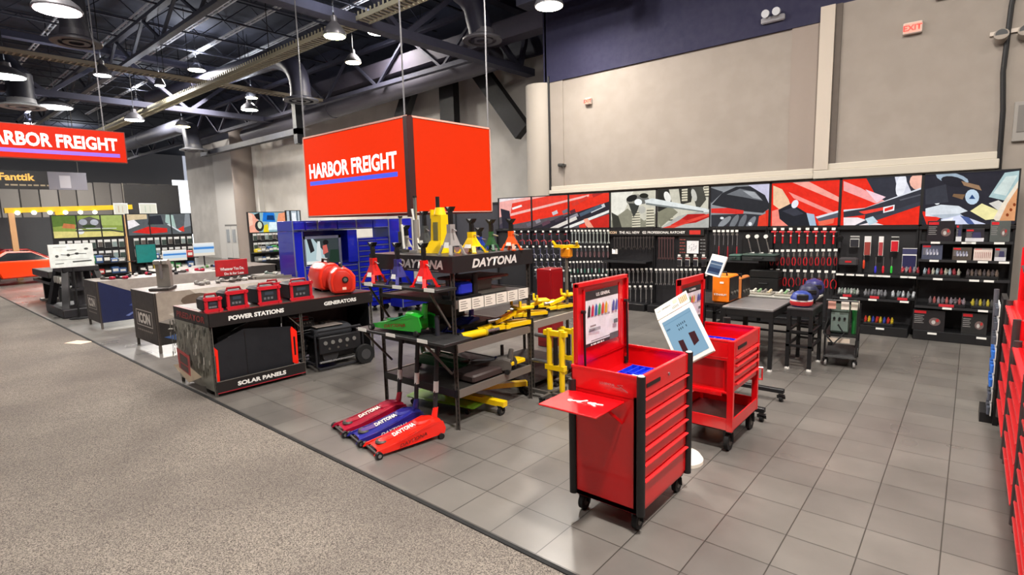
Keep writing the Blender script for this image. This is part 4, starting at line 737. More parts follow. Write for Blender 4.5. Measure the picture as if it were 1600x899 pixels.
# ---------------------------------------------------------------- jack stands
def jack_stand(name, label, c, x, y, z, h_=.42, b_=.13, rz=0, group=None, top=.16, lab=True):
    t = thing(name, label, 'jack stand', (x, y, z), rz, group); mt = M(c, .35, 0, .3); tw = b_*.3
    mb = MB()
    k1 = b_-(b_-tw)*.42
    for sx in (-1, 1):
        for sy in (-1, 1): mb.bar((sx*b_, sy*b_*.85, 0), (sx*k1*.93, sy*k1*.8, h_*.32), .035*b_/.1, .02, mt)
    mb.loft([[(sx*k1, sy*k1*.85, h_*.72*.42) for sx, sy in ((-1, -1), (1, -1), (1, 1), (-1, 1))], [(sx*tw, sy*tw, h_*.72) for sx, sy in ((-1, -1), (1, -1), (1, 1), (-1, 1))], [(sx*tw, sy*tw, h_) for sx, sy in ((-1, -1), (1, -1), (1, 1), (-1, 1))]], mt)
    mb.build('pyramid_base', t, False)
    for sx in (-1, 1):
        for sy in (-1, 1): MB().box(sx*b_-.018, sx*b_+.018, sy*b_*.85-.018, sy*b_*.85+.018, 0, .012, mt).build('foot', t)
    mb = MB().box(-.016, .016, -.02, .02, h_*.9, h_+top, BLK); 
    for i in range(6): mb.box(.016, .024, -.018, .018, h_+top*.12*(i+.5), h_+top*.12*(i+.5)+.01, BLK)
    o = mb.build('ratchet_bar', t, False)
    MB().prism([(-.02, h_+top), (.02, h_+top), (.055, h_+top+.045), (.03, h_+top+.045), (.0, h_+top+.022), (-.03, h_+top+.045), (-.055, h_+top+.045)], 'y', -.03, .03, BLK).build('saddle', o, False)
    MB().bar((tw, 0, h_*.86), (tw+.09, -.02, h_*.78), .014, .01, STEEL).build('release_lever', t)
    if lab: MB().add([(-b_*.45, -b_*.62-.006, h_*.24), (b_*.45, -b_*.62-.006, h_*.24), (b_*.36, -b_*.48-.008, h_*.42), (-b_*.36, -b_*.48-.008, h_*.42)], [(0, 1, 2, 3)], LBL).build('label_sticker', t)
    return t
def zsc(u, v, z): p = atz(u, v, z); return p.x, p.y
def px_h(x, y, u, v, z0): return aty(u, v, y).z - z0
for (nm, u, v0, vt, c, lb) in (('jack_stand', 585, 441, 386, '#c81a14', 'dark red jack stand first on the projecting shelf'), ('jack_stand', 623, 444, 388, '#2a246e', 'navy purple jack stand in the middle of the projecting shelf'), ('jack_stand', 664, 449, 390, '#e81410', 'bright red jack stand beside the rack upright')):
    p = atz(u, v0, 1.475); y = -.0 + 3.56; p = aty(u, v0-3, y); jack_stand(nm, lb, c, p.x, y, 1.521, .27, .10, random.uniform(-.1, .1), top=.13)
TZ = 1.827
def top_stand(u, vb, vt, c, lb, b_=.13, y=3.95, **k):
    p = aty(u, vb, y); q = aty(u, vt, y); h_ = q.z-TZ-.045; top = h_*.3; jack_stand('jack_stand', lb, c, p.x, y, TZ, h_-top, b_, random.uniform(-.15, .15), top=top, **k)
top_stand(706, 397, 323, '#8d8886', 'tall silver grey jack stand with a high black ratchet column, on the header', .105, 3.88)
top_stand(738, 394, 342, '#f0c408', 'short yellow jack stand beside the tall silver one', .115, 4.2)
top_stand(799, 388, 342, '#f4560e', 'orange jack stand at the end of the DAYTONA header', .085, 4.7)
top_stand(768, 392, 343, '#1d5a34', 'dark green slim jack stand next to the orange one', .07, 4.55, lab=False)
top_stand(665, 392, 330, '#3c3d3c', 'black jack stand with a white sticker behind the tall yellow one', .10, 4.3)
top_stand(750, 386, 356, '#1c3a9a', 'blue jack stand mostly hidden behind the short yellow one', .08, 4.7)
top_stand(636, 394, 352, '#b0aca6', 'small silver jack stand at the open end of the header top', .07, 4.1)
p = aty(690, 397, 4.1); yb = thing('bottle_jack_stand', 'yellow bottle jack on a flared yellow base atop the header', 'jack stand', (p.x, 4.1, TZ))
MB().loft([[(-.26, -.12, 0), (.1, -.12, 0), (.1, .12, 0), (-.26, .12, 0)], [(-.09, -.07, .14), (.08, -.07, .14), (.08, .07, .14), (-.09, .07, .14)], [(-.08, -.06, .42), (.08, -.06, .42), (.08, .06, .42), (-.08, .06, .42)]], YEL).build('base', yb, False)
MB().box(-.04, .03, -.075, -.06, .14, .34, M('#6f6a40', .5)).build('window', yb); MB().cyl((0, 0, .42), (0, 0, .5), .07, YEL, .05, n=14).cyl((-.02, -.01, .5), (-.02, -.01, .62), .022, BLK, n=10).build('piston', yb); MB().lathe([(.03, 0), (.03, .1)], YEL, 10, (-.12, 0, .38)).build('filler', yb)
for i, (u, v, hh, c) in enumerate(((628, 393, .4, '#3a3838'), (652, 395, .62, '#888482'))):
    p = aty(u, v, 4.0); t = thing('bottle_jack', ('slim dark bottle jack with white label, first on the header top', 'tall silver air jack with a slanted tube beside the black corner post')[i], 'jack', (p.x, 4.0, TZ))
    MB().box(-.07, .07, -.06, .06, 0, .03, M(c, .4)).build('foot_plate', t); MB().cyl((0, 0, .03), (0, 0, hh*.6), .035, M(c, .4), n=14).build('cylinder', t); MB().cyl((0, 0, hh*.6), (0, 0, hh), .018, STEEL, n=10).lathe([(.026, hh), (.026, hh+.02)], BLK, 10).build('ram', t)
    MB().cyl((.04, 0, .04), (-.03 if i else .05, -.02, hh*.8), .014, LBL, n=8).build('handle_tube', t)
# ---------------------------------------------------------------- trolley jacks
def floor_jack(name, label, c, x, y, z, rz, L_=.66, w_=.15, h_=.15, handle=0, group=None, sc_=1, lab=True):
    """nose points along -y; rear wheels at +y"""
    t = thing(name, label, 'trolley jack', (x, y, z), rz, group); mt = M(c, .3, 0, .5); t.scale = (sc_,)*3
    MB().box(-w_*.55, w_*.55, L_*.12, L_*.40, .05, h_+.03, mt, .02).build('power_unit', t)
    prof = [(-L_*.5, .035), (-L_*.46, .07), (-L_*.2, .10), (L_*.05, .145), (L_*.30, h_+.02), (L_*.46, h_), (L_*.5, .10), (L_*.48, .05), (L_*.1, .04), (-L_*.3, .03)]
    for s in (-1, 1):
        mb = MB(); a = s*w_; b = s*(w_+.012); f = s*w_*.8
        n_ = len(prof); taper = lambda yy: 1.0 if yy < -L_*.1 else 1-.22*(yy+L_*.1)/(L_*.6)
        vs = [(a*taper(p_[0]), *p_) for p_ in prof] + [(b*taper(p_[0]), *p_) for p_ in prof]
        mb.add(vs, [tuple(range(n_-1, -1, -1)), tuple(range(n_, 2*n_))] + [(i, (i+1) % n_, n_+(i+1) % n_, n_+i) for i in range(n_)], mt); mb.build('side_plate', t, False)
    mb = MB(); pts = [(-L_*.44, .06, .9), (-L_*.2, .10, .95), (L_*.18, h_*.95, .86), (L_*.3, h_+.012, .8), (L_*.45, h_-.005, .7)]
    vs = []; 
    for (yy, zz, k) in pts: vs += [(-w_*k, yy, zz), (-w_*k*.55, yy, zz+.014), (w_*k*.55, yy, zz+.014), (w_*k, yy, zz)]
    fs = [(4*i+j, 4*i+j+1, 4*i+5+j, 4*i+4+j) for i in range(len(pts)-1) for j in range(3)]
    mb.add(vs, fs, mt); mb.build('cover_plate', t, False)
    MB().bar((0, -L_*.36, .09), (0, L_*.1, .12), .09, .04, mt).build('lift_arm', t); MB().lathe([(.055, .085), (.06, .10), (.05, .115), (.03, .11), (.002, .11)], DST, 16, (0, -L_*.33, .0)).build('saddle', t)
    for s in (-1, 1):
        MB().cyl((s*(w_+.012), -L_*.45, .035), (s*(w_+.05), -L_*.45, .035), .035, BLK, n=14).cyl((s*(w_+.05), -L_*.45, .035), (s*(w_+.053), -L_*.45, .035), .018, STEEL, n=10).build('front_wheel', t)
        MB().cyl((s*(w_*.75), L_*.42, .03), (s*(w_*.75+.04), L_*.42, .03), .03, BLK, n=12).build('rear_caster', t)
    MB().cyl((-w_-.02, -L_*.45, .035), (w_+.02, -L_*.45, .035), .012, DST, n=8).build('front_axle', t)
    if lab:
        sl = (h_*.95-.1)/(.38*L_); text_obj('DAYTONA', t, (0, -L_*.03, .10+sl*.17*L_+.022), (0, 1, sl), (-1, 0, 0), wd=L_*.31, h=.085, mt=M('#f2ece0', .5), bold=.05, shear=.2, name='top_lettering')
        text_obj('DAYTONA', t, (w_*.955+.0165, L_*.02, .085), (-.105, 1, .12), (0, 0, 1), wd=L_*.4, h=.035, mt=M('#7d1a10', .5) if c != '#2a2a8a' else WHT, bold=.03, shear=.2, name='side_lettering')
    MB().cyl((0, L_*.40, h_-.02), (0, L_*.44, h_+.12), .034, mt, .028, n=14).build('handle_socket', t)
    if handle:
        o = MB().cyl((0, L_*.43, h_+.1), (-.02, L_*.40+.1, h_+.1+handle*.8), .024, M('#2a2a2e', .5, .3), n=12).build('handle', t); MB().cyl((-.02, L_*.40+.1, h_+.1+handle*.62), (-.02, L_*.40+.1, h_+.1+handle), .026, M('#20202a', .6), n=12).cyl((-.006, L_*.43+.02, h_+.1+handle*.18), (-.008, L_*.43+.03, h_+.1+handle*.3), .027, M('#d8d6d4', .5), n=12).build('handle_grip', o)
    return t
floor_jack('trolley_jack', 'dark cherry red low trolley jack on the floor, farthest of the trio', '#a81030', -4.84, 3.27, 0, .27-.6+.1, handle=.9, L_=.78, w_=.125, h_=.18)
floor_jack('trolley_jack', 'navy blue low trolley jack on the floor between the red pair', '#2a2a8a', -4.50, 3.23, 0, .27-.6+.1, handle=1.0, L_=.78, w_=.12, h_=.18)
floor_jack('trolley_jack', 'bright orange-red low trolley jack on the floor, closest of the trio', '#f02414', -4.14, 3.18, 0, .27-.6+.1, handle=.95, L_=.78, w_=.13, h_=.18)
GZ = 1.032
floor_jack('trolley_jack', 'bright green trolley jack displayed on the projecting shelf', '#1fa028', -4.52, 3.53, GZ, math.pi/2+3.14, L_=.80, w_=.13, h_=.2)
floor_jack('trolley_jack', 'dark green long trolley jack on the lowest rack shelf', '#156038', -4.75, 4.3, .423, math.pi/2+.3, L_=.75, w_=.12, lab=False)
floor_jack('trolley_jack', 'blue trolley jack behind the green one at the rack upright', '#2438b8', -4.35, 4.2, .902, .3, L_=.6, w_=.1, lab=False)
floor_jack('trolley_jack', 'grey low trolley jack on the lowest rack shelf behind the green one', '#55504c', -4.2, 4.5, .423, -1.2, L_=.6, w_=.12, lab=False)
cb = thing('creeper_board', 'lime green mechanic creeper board lying on the floor inside the rack', 'creeper', (-4.65, 4.25, 0), math.radians(100)); MB().box(-.22, .22, -.5, .5, .07, .1, M('#8fd23c', .4), .03).build('board', cb); dashes(cb, (.0, 0, .1), (0, 1, 0), (-1, 0, 0), .6, .03, M('#3a6a1c', .5))
for x in (-.2, .2):
    for y in (-.4, .4): MB().cyl((x-.015, y, .03), (x+.015, y, .03), .03, BLK, n=12).cyl((x, y, .03), (x, y, .07), .01, DST, n=6).build('caster', cb)
# things on the rack's second shelf
def block(name, label, cat, x, y, z, parts, rz=0):
    t = thing(name, label, cat, (x, y, z), rz)
    for nm, f in parts:
        mb = MB(); f(mb); mb.build(nm, t)
    return t
block('motorcycle_lift', 'low grey lift frame with red padded top on the second rack shelf', 'lift', -4.35, 4.35, 1.362, (('base_frame', lambda m: m.box(-.2, .25, -.3, .35, 0, .04, GRY).box(-.18, -.12, -.2, .2, .04, .16, GRY).box(.1, .16, -.2, .2, .04, .16, GRY)), ('top_pad', lambda m: m.box(-.22, .26, -.3, .4, .16, .19, M('#7a2e2a', .5), .01)), ('cross_bar', lambda m: m.bar((-.2, 0, .05), (.22, .3, .15), .03, .03, STEEL))))
block('transmission_adapter', 'blue and black cradle block near the front corner of the second shelf', 'jack', -4.12, 3.98, 1.362, (('cradle', lambda m: m.box(-.1, .1, -.1, .1, .04, .17, M('#1a2cb0', .4), .02)), ('post', lambda m: m.cyl((0, -.13, 0), (0, -.13, .2), .03, BLK)), ('post', lambda m: m.cyl((.06, .16, 0), (.06, .16, .25), .035, BLK)), ('plate', lambda m: m.box(-.12, .12, -.15, .2, 0, .03, BLK))))
def yellow_ram(label, x, y, z, L_, rz):
    block('hydraulic_ram', label, 'hydraulic ram', x, y, z, (('barrel', lambda m: m.cyl((0, 0, .05), (L_*.6, 0, .05), .045, YEL, n=14)), ('rod', lambda m: m.cyl((L_*.6, 0, .05), (L_, 0, .05), .02, STEEL, n=10)), ('end_cap', lambda m: m.cyl((-.04, 0, .05), (0, 0, .05), .05, BLK, n=14)), ('gland_ring', lambda m: m.cyl((L_*.6, 0, .05), (L_*.64, 0, .05), .05, M('#b8a010', .4), n=14))), rz)
yellow_ram('yellow hydraulic ram lying along the front of the middle rack shelf', -4.06, 3.9, .903, .55, math.pi/2-.1); yellow_ram('yellow hydraulic ram further along the middle rack shelf', -4.12, 4.2, .903, .4, math.pi/2+.1)
block('accessory_case', 'black open case of adapters behind the yellow rams', 'case', -4.5, 4.35, .903, (('case_body', lambda m: m.box(-.25, .3, -.3, .3, 0, .12, BLK, .01)), ('case_lid', lambda m: m.box(-.27, -.24, -.3, .3, .12, .34, BLK, .01))))
def trans_jack(label, x, y, z, rz, s=1.):
    t = thing('transmission_jack', label, 'transmission jack', (x, y, z), rz); t.scale = (s,)*3
    MB().bar((-.32, -.18, .06), (.3, -.04, .06), .07, .05, YEL).bar((-.32, .18, .06), (.3, .04, .06), .07, .05, YEL).bar((-.1, -.2, .06), (-.1, .2, .06), .06, .05, YEL).build('chassis', t)
    MB().bar((-.2, 0, .1), (.22, 0, .24), .09, .05, YEL).cyl((-.3, 0, .12), (.05, 0, .14), .035, STEEL, n=12).build('lift_arm', t); MB().box(.1, .34, -.12, .12, .24, .28, YEL, .01).bar((.12, -.12, .28), (.12, -.12, .36), .03, .03, YEL).bar((.12, .12, .28), (.12, .12, .36), .03, .03, YEL).build('cradle', t)
    for a, b in ((-.32, -.2), (-.32, .2), (.28, -.06), (.28, .06)): MB().cyl((a, b-.015, .035), (a, b+.015, .035), .035, BLK, n=12).build('caster', t)
trans_jack('yellow low transmission jack at the far end of the middle rack shelf', -4.1, 4.72, .903, 1.2, .9)
block('flat_lift', 'yellow-armed black flat tool at the end of the lowest rack shelf', 'lift', -4.05, 4.6, .423, (('arm', lambda m: m.box(-.1, .06, -.1, .3, .05, .1, YEL, .01)), ('body', lambda m: m.box(-.3, .06, -.6, -.1, 0, .09, M('#3a2e2c', .5), .02)), ('post', lambda m: m.cyl((-.05, .0, .05), (-.05, 0, .3), .02, BLK).box(-.12, .02, -.05, .06, .12, .16, BLK))))
cr = thing('engine_crane_legs', 'yellow V-shaped crane legs on casters under the rack', 'engine crane', (-4.3, 4.35, 0), 0)
for a, b in (((-.35, -.1), (.45, .0)), ((-.3, .05), (.15, .75))):
    MB().bar((a[0], a[1], .15), (b[0], b[1], .13), .08, .06, YEL).build('leg', cr); caster(cr, b[0]-.05, b[1]-.02, .05)
MB().box(-.4, -.22, -.15, .15, .1, .24, YEL, .01).build('knuckle', cr); caster(cr, -.32, 0, .045)
# second, lower rack beyond, with yellow goods
r2 = thing('low_rack', 'low steel rack beyond the header rack, carrying yellow jacks', 'rack', (-5.3, 5.12, 0))
for x in (.02, 1.23):
    for y in (.02, 1.35): upright(r2, x, y, .96)
MB().box(.02, 1.23, .02, 1.35, .89, .905, M('#2b2927', .5, .3)).box(1.22, 1.25, .03, 1.35, .82, .91, M('#a49a92', .4, .4)).box(.02, 1.2, 0, .02, .82, .91, GRY).build('shelf', r2); MB().box(.02, 1.23, .02, 1.35, .12, .135, M('#2b2927', .5, .3)).build('lower_shelf', r2)
trans_jack('yellow transmission jack with steel rod atop the low rack', -4.35, 5.42, .906, .9, .8); trans_jack('yellow transmission jack resting at the outer end of the low rack', -4.35, 6.1, .906, 1.1, .75)
yellow_ram('yellow ram with hose resting by the far end of the low rack', -4.6, 5.9, .906, .6, 1.5)
def stand_frame(label, u, v0, v1, y):
    a = aty(u, v1, y); b = aty(u, v0, y); t = thing('yellow_frame_jack', label, 'jack', (a.x, y, 0)); L_ = b.z
    for s in (-.09, .09): MB().cyl((s, 0, .1), (s, 0, L_), .035, YEL, n=10).build('tube_leg', t)
    MB().bar((-.16, 0, L_-.05), (.16, 0, L_-.05), .06, .06, YEL).build('cross_beam', t); MB().bar((-.14, 0, L_*.45), (.14, 0, L_*.45), .07, .06, YEL).build('cross_beam', t); MB().cyl((0, 0, .3), (0, 0, L_-.1), .03, BLK, n=10).build('piston', t); MB().cyl((-.35, 0, L_*.5), (-.1, 0, L_*.5), .025, STEEL).build('handle', t); MB().cyl((-.3, 0, L_-.1), (-.1, 0, L_-.1), .025, STEEL).build('handle', t)
    MB().bar((-.4, -.1, .08), (.25, -.1, .08), .04, .04, DST).bar((.0, -.3, .08), (.0, .2, .08), .04, .04, DST).build('foot', t)
    for q in ((-.38, -.1), (.24, -.1), (0, -.28)): caster(t, q[0], q[1], .04)
stand_frame('yellow twin-tube upright jack beside the low rack, nearer one', 869, 515, 610, 5.15); stand_frame('yellow twin-tube upright jack close to the open red lid', 889, 512, 600, 5.8)
p = aty(885, 385, 6.2); yh = thing('transmission_jack', 'tall telescopic jack with a yellow cradle head on a thin steel pole', 'transmission jack', (p.x, 6.2, 0))
MB().cyl((0, 0, .1), (0, 0, p.z-.1), .022, GRY, n=12).build('pole', yh); MB().bar((-.2, 0, p.z), (.2, 0, p.z), .05, .04, YEL).bar((-.18, 0, p.z), (-.2, -.05, p.z+.07), .03, .03, YEL).bar((.18, 0, p.z), (.2, -.05, p.z+.07), .03, .03, YEL).bar((0, -.12, p.z), (0, .12, p.z), .06, .04, YEL).build('cradle', yh); MB().box(-.08, .08, -.05, .05, p.z-.16, p.z-.02, M('#e08a10', .4), .02).build('gear_head', yh)
for i in range(4): a = i*math.pi/2+.5; MB().bar((0, 0, .1), (.4*math.cos(a), .4*math.sin(a), .07), .05, .05, YEL).build('leg', yh); caster(yh, .4*math.cos(a), .4*math.sin(a), .03)
p = atz(840, 478, .9); rcb = thing('parts_cabinet', 'glossy dark red steel cabinet standing behind the rack end', 'cabinet', (-5.55, 7.15, 0)); MB().box(0, .30, 0, .35, 0, 1.33, DRED, .012).build('body', rcb); MB().box(.30, .31, .02, .33, .7, 1.29, M('#9a0c14', .3, 0, .4), .004).build('door', rcb); MB().box(.02, .28, -.012, 0, .1, 1.29, M('#980c14', .3, 0, .4), .004).build('side_panel', rcb)
# ================================================================ STEEL TABLES AND MACHINES (middle distance)
def steel_table(label, x0, x1, y0, y1, z, top, shelves=(), leg=.05):
    t = thing('steel_table', label, 'table', (x0, y0, 0)); w_, d_ = x1-x0, y1-y0; MB().box(0, w_, 0, d_, z-.03, z, M(top, .4, .2), .005).build('tabletop', t)
    for x in (.0, w_-leg):
        for y in (.0, d_-leg): l = MB().box(x, x+leg, y, y+leg, .03, z-.03, BLK).build('leg', t); MB().lathe([(.035, 0), (.03, .02), (.012, .035)], M('#c9c6c0', .5), 12, (x+leg/2, y+leg/2, 0)).build('foot', l)
    MB().box(.02, w_-.02, .005, .03, z-.12, z-.03, BLK).box(w_-.03, w_-.005, .02, d_-.02, z-.12, z-.03, BLK).build('apron', t)
    for s in shelves: MB().box(.02, w_-.02, .0, .03, s-.03, s, BLK).box(.02, w_-.02, d_-.03, d_, s-.03, s, BLK).box(0, .03, 0, d_, s-.03, s, BLK).box(w_-.03, w_, 0, d_, s-.03, s, BLK).build('stretcher', t)
    return t
steel_table('black steel table with a plain grey top beside the second red cart lid', -2.66, -1.98, 7.75, 8.8, .86, '#7c7a7a')
steel_table('long dark steel workbench behind the grey-topped table', -3.3, -1.75, 9.15, 9.75, .84, '#b9b8b0', (.5, .3)); steel_table('slim black welding table standing beside the green machine cart', -1.88, -1.56, 8.05, 8.7, .87, '#4c4a4c', (.55, .35), .045)
mk = thing('welding_helmet', 'rounded welding helmet with a red, white and blue flag print on the slim table', 'helmet', (-1.74, 8.22, .871), .3)
MB().lathe([(.11, 0), (.14, .05), (.14, .12), (.11, .18), (.06, .21), (.01, .22)], M('#2e3f86', .35), 20).build('shell', mk, True)
MB().lathe([(.134, .02), (.146, .05), (.144, .075)], M('#c42c30', .35), 20).lathe([(.143, .078), (.143, .1)], M('#e8e4e0', .4), 20).build('stripe_band', mk); MB().box(-.07, .07, -.165, -.1, .11, .18, BLK, .01).build('lens', mk)
for i, (x, z, c) in enumerate(((-1.70, .92, '#2a2c48'), (-1.66, .98, '#2e2c66'))):
    t = thing('welding_helmet', ('dark blue striped welding helmet just behind the flag one', 'purple welding helmet raised at the back of the slim table')[i], 'helmet', (x, 8.45+.12*i, .871), .5)
    MB().lathe([(.1, 0), (.13, .05), (.13, .13), (.1, .19), (.01, .23)], M(c, .35), 18, (0, 0, z-.851)).build('shell', t, True); MB().box(-.06, .06, -.145, -.1, z-.851+.09, z-.851+.15, BLK, .01).build('lens', t); MB().cyl((0, 0, 0), (0, 0, z-.851), .03, BLK).build('stand', t)
for i, (x, lb) in enumerate(((-2.35, 'tray of welding accessories on the dark workbench, nearer the slim table'), (-2.75, 'tray of clamps on the dark workbench behind the grey table'))): 
    t = thing('accessory_tray', lb, 'tray', (x, 9.2, .841)); MB().box(0, .35, 0, .3, 0, .03, M('#8a857a', .5), .008).build('tray', t)
    for j in range(4): MB().cyl((.05+j*.08, .1, .03), (.07+j*.08, .2, .07), .02, M(('#c8c4b8', '#7a9a70', '#6a6460', '#b8a888')[j], .5), n=7).build('accessory', t)
# orange welders
def welder(label, u0, v1, u1, v0, y, c):
    a, b = aty(u0, v1, y), aty(u1, v0, y); w_, h_ = b.x-a.x, b.z-a.z; t = thing('welder', label, 'welder', (a.x, y, a.z)); mt = M(c, .4)
    MB().box(0, w_, 0, .45, 0, h_, mt, .02).build('case', t); MB().box(w_, w_+.012, .03, .42, .03, h_-.03, BLK, .004).build('control_panel', t)
    for k_ in range(3): MB().cyl((w_+.01, .1+.12*k_, h_*.35), (w_+.03, .1+.12*k_, h_*.35), .025, GRY, n=12).build('knob', t)
    MB().tube([(w_*.2, .06, h_), (w_*.22, .06, h_+.05), (w_*.78, .06, h_+.05), (w_*.8, .06, h_)], .014, BLK).build('handle', t); return t, w_, h_
t, w_, h_ = welder('bright orange welder with white printing beside the second red lid', 1112, 472, 1139, 432, 8.0, '#f07c12'); text_obj('TITANIUM', t, (w_*.5, -.002, h_*.3), (1, 0, 0), (0, 0, 1), wd=w_*.75, mt=WHT, bold=.03); dashes(t, (w_*.65, -.002, h_*.75), (1, 0, 0), (0, 0, 1), w_*.35, .03, WHT)
welder('smaller orange and black welder behind the bright orange one', 1148, 468, 1158, 434, 8.6, '#c8783c'); 
ws = thing('machine_stand', 'black wheeled stand carrying the orange welders', 'stand', (-3.40, 7.9, 0)); MB().box(0, .70, 0, 1.1, .83, .862, BLK).box(0, .70, 0, 1.1, .3, .33, BLK).build('shelf', ws)
for x in (0, .66):
    for y in (0, 1.06): MB().box(x, x+.04, y, y+.04, .0, .83, BLK).build('leg', ws)
# tilted tablet on a stand
tb = thing('kiosk_screen', 'small tilted white tablet with a grey-blue screen above the orange welder', 'kiosk', (-2.9, 7.6, 0))
MB().lathe([(.16, 0), (.16, .03), (.03, .06)], WHT, 20).build('base', tb); MB().cyl((0, 0, .05), (0, 0, 1.3), .02, WHT, n=12).build('pole', tb); B = Vector((-2.9, 7.6, 0))
pl = [aty(1101, 428, 7.5)-B, aty(1124, 434, 7.45)-B, aty(1110, 396, 7.6)-B]; w_ = (pl[1]-pl[0]).length; h_ = (pl[2]-pl[0]).length
hs, o, r, u, n = board_at(tb, 'housing', pl[0], pl[1], pl[2], w_, h_, .03, WHT)
art('display', hs, o+r*w_*.1+u*h_*.08+n*.001, r, u, w_*.8, h_*.62, [('#5a6f8e', full(w_*.8, h_*.62)), ('#2f3f62', [(0, h_*.1), (w_*.8, h_*.1), (w_*.8, h_*.3), (0, h_*.3)]), ('#a8b4c4', [(0, h_*.45), (w_*.8, h_*.45), (w_*.8, h_*.5), (0, h_*.5)])], SCREEN)
MB().bar(o+r*w_*.5+u*h_*.3-n*.03, (0, 0, 1.28), .03, .03, WHT).build('neck', tb)
# green machine cart
gc = thing('machine_cart', 'black wheeled cart with a green welding machine and gas bottle, beside the slim table', 'welding cart', (-1.33, 8.9, 0), .1)
gc.scale = (.78, 1, 1)
mb = MB()
for x in (-.24, .24):
    for y in (-.4, .4): mb.box(x-.015, x+.015, y-.015, y+.015, .1, .8, BLK)
mb.box(-.25, .25, -.42, .42, .14, .16, M('#4c4c4c', .5)).box(-.25, .25, -.42, .42, .44, .46, BLK).tube([(-.24, -.4, .8), (-.24, -.44, .95), (.24, -.44, .95), (.24, -.4, .8)], .014, BLK); mb.build('frame', gc)
MB().box(-.18, .1, -.3, .3, .46, .8, M('#3a4a40', .4), .02).build('machine_case', gc); MB().box(-.17, .09, -.31, -.3, .5, .76, M('#6f7f78', .45)).build('control_face', gc)
for k_ in range(3): MB().cyl((-.12+.08*k_, -.31, .68), (-.12+.08*k_, -.33, .68), .02, BLK, n=10).build('knob', gc)
MB().cyl((.18, -.2, .46), (.18, -.2, .85), .038, M('#1d6b30', .35), n=16).lathe([(.038, .85), (.03, .9), (.02, .93)], M('#1d6b30', .35), 16, (.18, -.2, 0)).build('gas_bottle', gc)
MB().box(-.2, .14, -.43, -.42, .36, .42, M('#c8b8a8', .5)).build('label_strip', gc)
for x, c in ((-.15, '#d8a090'), (.05, '#e8dcd0'), (.2, '#d8d0c0')): MB().box(x-.07, x+.05, -.38, -.37, .82, .95, M(c, .5)).build('info_card', gc)
MB().tube([(-.2, -.45, .7), (-.26, -.5, .5), (-.1, -.5, .35), (.05, -.48, .5), (-.05, -.46, .62)], .015, BLK).build('cable', gc)
for x in (-.22, .22): caster(gc, x, -.36, .05, col=M('#8c8a88', .5)); MB().cyl((x-.03*1, .36, .12), (x+.03, .36, .12), .12, RUB, n=20).build('rear_wheel', gc)
# ================================================================ POWER STATION TABLE
def disp_table(name, label, x0, x1, y0, y1, h_, panel='#1f1c1c'):
    t = thing(name, label, 'display table', (x0, y0, 0)); w_, d_ = x1-x0, y1-y0
    MB().box(0, w_, 0, d_, h_-.012, h_, M('#5a4c46', .35, .2), .003).build('tabletop', t)
    return t, w_, d_
AX, BX, AY, BY = -8.45, -7.25, 2.61, 5.05
pt, w_, d_ = disp_table('display_table', 'long black display table reading POWER STATIONS with red power packs on top', AX, BX, AY, BY, 1.09)
for x in (.02, w_-.02):
    for y in (.02, d_*.505, d_-.02): upright(pt, x, y, 1.085, GRY)
MB().box(0, w_, -.012, 0, .915, 1.092, M('#1c1818', .45)).box(w_, w_+.012, 0, d_, .915, 1.092, M('#1c1818', .45)).build('top_fascia', pt)
MB().box(.0, w_+.014, -.014, d_, 1.088, 1.096, M('#6b1a1a', .4)).box(.03, w_-.03, .03, d_-.03, 1.09, 1.0975, M('#4c4440', .35)).build('top_edge', pt)
its = [('#8b8a80', full(w_, .84))]; R_ = random.Random(3)
for i in range(150):
    x, y = R_.random()*w_, .18+R_.random()*.66; s = .02+R_.random()*.06; c = R_.choice(['#3c3b36', '#5c5b52', '#b8b5aa', '#2a2926', '#74736a', '#d2cfc6', '#4a4f44', '#95928a'])
    its.append((c, [(x, y), (x+s*.6, y+s*.2), (x+s*.7, y+s*1.6), (x+s*.1, y+s*1.3)]))
for i in range(5): its.append(('#3b3732', strip([(w_*(.1+.2*i), .35), (w_*(.1+.2*i), .84)], .018)))
its += [('#d5c0a4', [(w_*.05, .2), (w_*.5, .04), (w_*.9, .2), (w_*.45, .3)]), ('#b31a24', [(w_*.25, .2), (w_*.58, .14), (w_*.60, .42), (w_*.22, .48)]), ('#2a1a1c', [(w_*.3, .3), (w_*.53, .27), (w_*.53, .38), (w_*.3, .42)]), ('#3a1a1c', [(w_*.3, .2), (w_*.53, .17), (w_*.53, .25), (w_*.3, .28)]), ('#141212', [(w_*.48, 0), (w_, .0), (w_, .1), (w_*.62, .04)])]
ep = MB().box(.02, w_-.02, -.01, .0, .08, .915, BLK).build('end_panel', pt); art('photo_print', ep, (.0, -.011, .08), (1, 0, 0), (0, 0, 1), w_, .84, its, PRINT)
text_obj('PREDATOR', pt, (w_*.5, -.013, 1.0), (1, 0, 0), (0, 0, 1), wd=w_*.82, h=.085, mt=M('#8e2424', .45), bold=.03, shear=.15)
text_obj('POWER STATIONS', pt, (w_+.013, .60, 1.0), (0, 1, 0), (0, 0, 1), wd=.74, h=.062, mt=WHT, bold=.05); text_obj('GENERATORS', pt, (w_+.013, 1.86, 1.0), (0, 1, 0), (0, 0, 1), wd=.55, h=.058, mt=WHT, bold=.05)
lb = MB().box(w_, w_+.012, .02, d_*.5, .045, .195, M('#1c1818', .45)).box(w_, w_+.014, .02, d_*.5, .195, .203, GRY).box(w_+.001, w_+.014, .02, d_*.5, .045, .055, M('#a82030', .4)).build('lower_fascia', pt)
text_obj('SOLAR PANELS', lb, (w_+.013, .60, .122), (0, 1, 0), (0, 0, 1), wd=.66, h=.06, mt=WHT, bold=.05)
MB().box(.03, w_-.01, .03, d_*.5, .1, .115, BLK).build('shelf', pt)
